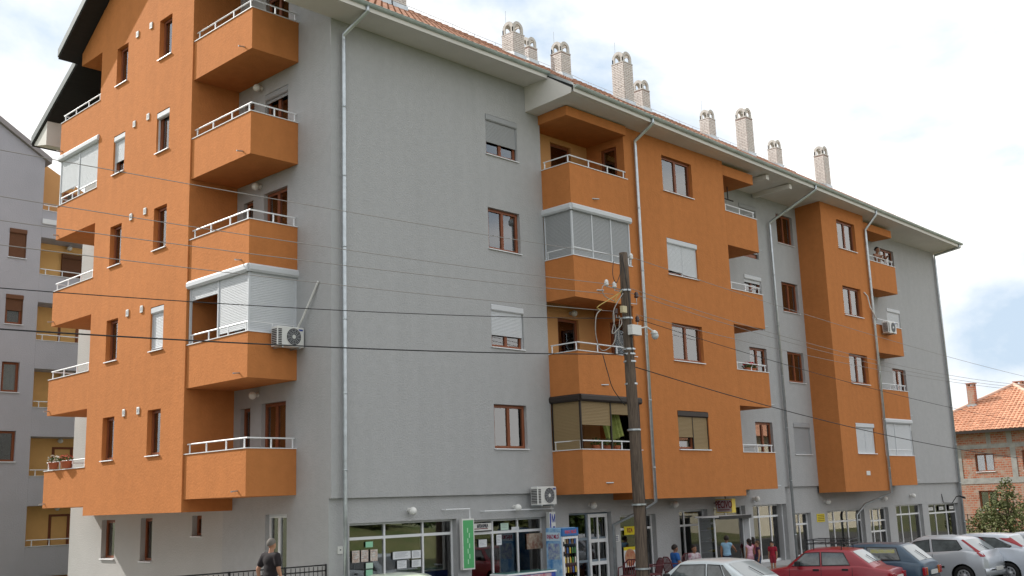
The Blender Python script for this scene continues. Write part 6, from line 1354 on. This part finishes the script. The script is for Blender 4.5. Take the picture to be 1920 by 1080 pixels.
    if not topless: fuse('shirt', S_, shirt, t, 0.012*h, 6)
    fuse('trousers', T_, pants, t, 0.012*h, 6)
    hr = MB(); n, m_ = 24, 12; c0 = (-.05, 0, .085)
    for i in range(m_+1):
        for k in range(n):
            a_ = 2*math.pi*k/n; fr_ = 0.5+0.5*math.cos(a_); lim = R_(62)*fr_**1.4+R_(118+hairlong*20)*(1-fr_**1.4); pp = lim*i/m_; wv = 1.0+0.03*math.sin(5*a_+i)
            hr.v.append(tuple(hp(c0[0]+.455*wv*math.sin(pp)*math.cos(a_), .385*wv*math.sin(pp)*math.sin(a_), c0[2]+.455*wv*math.cos(pp))))
    hr.f += [(i*n+k, i*n+(k+1) % n, (i+1)*n+(k+1) % n, (i+1)*n+k) for i in range(m_) for k in range(n)]
    hr.build('hair', hair, t, smooth=True)
    if hairlong > 0.3:
        q = hp(-.28, 0, -.25-.25*hairlong); MB().sphere(q, .20*hs*h, .34*hs*h, (.3+.35*hairlong)*hs*h).build('long_hair', hair, t, smooth=True)
    for sg in (1, -1): MB().sphere(hp(.335, sg*.135, -.01), .035*hs*h, .05*hs*h, .03*hs*h, 8, 6).build('eye', HAIRD, t, smooth=True); MB().sphere(hp(.35, sg*.14, .075), .03*hs*h, .085*hs*h, .018*hs*h, 8, 6).build('eyebrow', hair, t, smooth=True)
    MB().sphere(hp(.365, 0, -.255), .03*hs*h, .10*hs*h, .02*hs*h, 8, 6).build('mouth', mat('lips', (0.3, 0.1, 0.08), 0.6), t, smooth=True)
    return t
CB = lambda n, c: mat('cloth_'+n, c, 0.9, var=0.12, vscale=9)
p = onY(508, 1010, -0.35)
person('man with short grey hair in a dark polo shirt walking past the railing', (p.x, -0.35, p.z-1.80), R_(5), 1.80, limbs(((-.06, .15, .635), (-.035, .155, .50)), ((-.01, .15, .635), (.03, .155, .50)), WALKF, WALKB), SKIN, HAIRG, CB('black', (0.022, 0.018, 0.02)), CB('navy', (0.04, 0.045, 0.06)), sleeve=0.62, short=1.0, hs=0.138, wide=1.12)
def seated(h): return limbs(((.02, .14, .64), (.13, .12, .58)), ((.02, .14, .64), (.13, .12, .58)), ((.24, .07, .50), (.22, .07, .255)), ((.24, .07, .50), (.22, .07, .255)))
def place(px, py, Y): return onY(px, py, Y)
q = place(1264, 1021, -2.0); hz = 1.40; person('dark haired boy in a blue shirt seated at the table by the pole', (q.x, -2.0, q.z-1.0*hz), R_(-25), hz, seated(hz), SKIND, HAIRD, CB('blue', (0.03, 0.12, 0.38)), CB('denim', (0.05, 0.07, 0.12)), short=0.9, hs=0.16)
q2 = place(1300, 1022, -1.75); person('dark haired boy in a white printed shirt seated at the table', (q2.x, -1.75, q2.z-1.0*hz), R_(-110), hz, seated(hz), SKIND, HAIRD, mat('cloth_white_print', (0.6, 0.6, 0.62), 0.9, var=0.7, vscale=9, col2=(0.25, 0.05, 0.1)), CB('denim', (0.05, 0.07, 0.12)), short=0.9, hs=0.16)
POINT = ((.10, .15, .70), (.24, .13, .64))
q = place(1361, 1004, -1.75); hz = q.z-PAVE; person('girl in a pale blue sleeveless top reaching towards the display cabinet', (q.x, -1.75, PAVE), R_(15), hz, limbs(STAND, POINT, LEG, LEG), SKIND, HAIRD, CB('paleblue', (0.26, 0.44, 0.60)), CB('darkskirt', (0.03, 0.03, 0.05)), hairlong=0.2, sleeve=0.0, short=0.8, turn=0.3)
q = place(1404, 1010, -1.9); hz = q.z-PAVE; person('small girl with dark hair in a pink sleeveless top', (q.x, -1.9, PAVE), R_(75), hz, limbs(STAND, STAND, LEG, LEG), SKIND, HAIRD, CB('pink', (0.62, 0.38, 0.46)), CB('pinkskirt', (0.5, 0.25, 0.3)), hairlong=0.7, sleeve=0.0, short=0.7)
q = place(1411, 1007, -1.3); hz = q.z-PAVE; person('dark haired girl in a maroon top behind the girl in pink', (q.x, -1.3, PAVE), R_(60), hz, limbs(STAND, STAND, LEG, LEG), SKIND, HAIRD, CB('maroon', (0.22, 0.04, 0.06)), CB('darkskirt', (0.03, 0.03, 0.05)), hairlong=0.5, sleeve=0.4, short=0.7)
q = place(1420, 1014, -2.05); hz = q.z-PAVE; person('brown haired boy in a dark vest beside the girl in pink', (q.x, -2.05, PAVE), R_(130), hz, limbs(STAND, STAND, LEG, LEG), SKIN, HAIRB, CB('darkplum', (0.07, 0.03, 0.06)), CB('denim', (0.05, 0.07, 0.12)), sleeve=0.1, short=0.8)
q = place(1447, 1015, -1.6); hz = q.z-PAVE; person('small boy in a red shirt standing apart by the shop window', (q.x, -1.6, PAVE), R_(190), hz, limbs(STAND, STAND, LEG, LEG), SKIN, HAIRD, CB('red', (0.33, 0.02, 0.04)), CB('redshorts', (0.30, 0.03, 0.05)), sleeve=0.5, short=0.8, hs=0.185)
fl = ZC+3*H+0.16; q = onY(1643, 464, -0.12); person('bare chested man leaning on the rail of the highest far right balcony', (q.x, -0.12, fl), R_(-95), q.z-fl+0.02, limbs(((.06, .17, .68), (.155, .12, .735)), ((.06, .17, .68), (.155, .10, .735)), LEG, LEG), SKIND, HAIRD, CB('navy', (0.04, 0.045, 0.06)), CB('navy', (0.04, 0.045, 0.06)), topless=True, short=0.8, group='people on balconies', hs=0.138, wide=1.12)
# plastic chairs and table beside the pole
CHM = mat('plastic_maroon', (0.11, 0.025, 0.03), 0.45)
def chair(loc, rz, label):
    t = thing('plastic_chair', label, 'chair', loc, rz, 'maroon plastic chairs by the cafe')
    MB().bevbox(-0.23, 0.23, -0.23, 0.23, 0.41, 0.45, 0.02).build('seat', CHM, t)
    bk = MB()
    for i in range(7): y = -0.2+i*0.067; bk.tube([(-0.21, y, 0.45), (-0.27, y, 0.68), (-0.29, y, 0.84-0.03*abs(i-3)/3)], 0.014, 5)
    bk.build('back_slats', CHM, t); MB().tube([(-0.21, -0.23, 0.45), (-0.28, -0.22, 0.75), (-0.3, -0.1, 0.86), (-0.3, 0.1, 0.86), (-0.28, 0.22, 0.75), (-0.21, 0.23, 0.45)], 0.022, 7).build('back_frame', CHM, t, smooth=True)
    for x_ in (-0.2, 0.2):
        for y in (-0.2, 0.2): MB().tube([(x_, y, 0.42), (x_*1.2, y*1.2, 0)], 0.022, 6).build('leg', CHM, t)
    for y in (-0.25, 0.25): MB().tube([(-0.26, y, 0.68), (0.15, y, 0.66), (0.21, y, 0.43)], 0.02, 6).build('armrest', CHM, t, smooth=True)
for px, py, Y, rz, lb in ((1178, 1052, -1.7, 200, 'maroon plastic chair left of the utility pole'), (1221, 1056, -1.9, 150, 'maroon plastic chair just right of the utility pole')):
    q = onY(px, py, Y); chair((q.x, Y, PAVE), R_(rz), lb)
q = onY(1264, 1022, -2.0); chair((q.x-0.03, -2.0, PAVE), R_(-20), 'maroon plastic chair under the boy in the blue shirt'); chair((q2.x, -1.72, PAVE), R_(-110), 'maroon plastic chair under the boy in the white printed shirt')
t = thing('cafe_table', 'round cafe table between the two seated boys', 'table', (q.x+0.75, -2.4, PAVE)); c = Vector((q.x+0.75, -2.4, PAVE)); MB().lathe(c, [(0.001, 0.70), (0.40, 0.70), (0.42, 0.72), (0.001, 0.725)], 24).build('table_top', PLW, t); MB().tube([c, c+Vector((0, 0, 0.7))], 0.03, 8).build('leg', PLW, t); MB().lathe(c, [(0.001, 0.0), (0.25, 0.0), (0.22, 0.04), (0.03, 0.05)], 16).build('base', PLW, t)
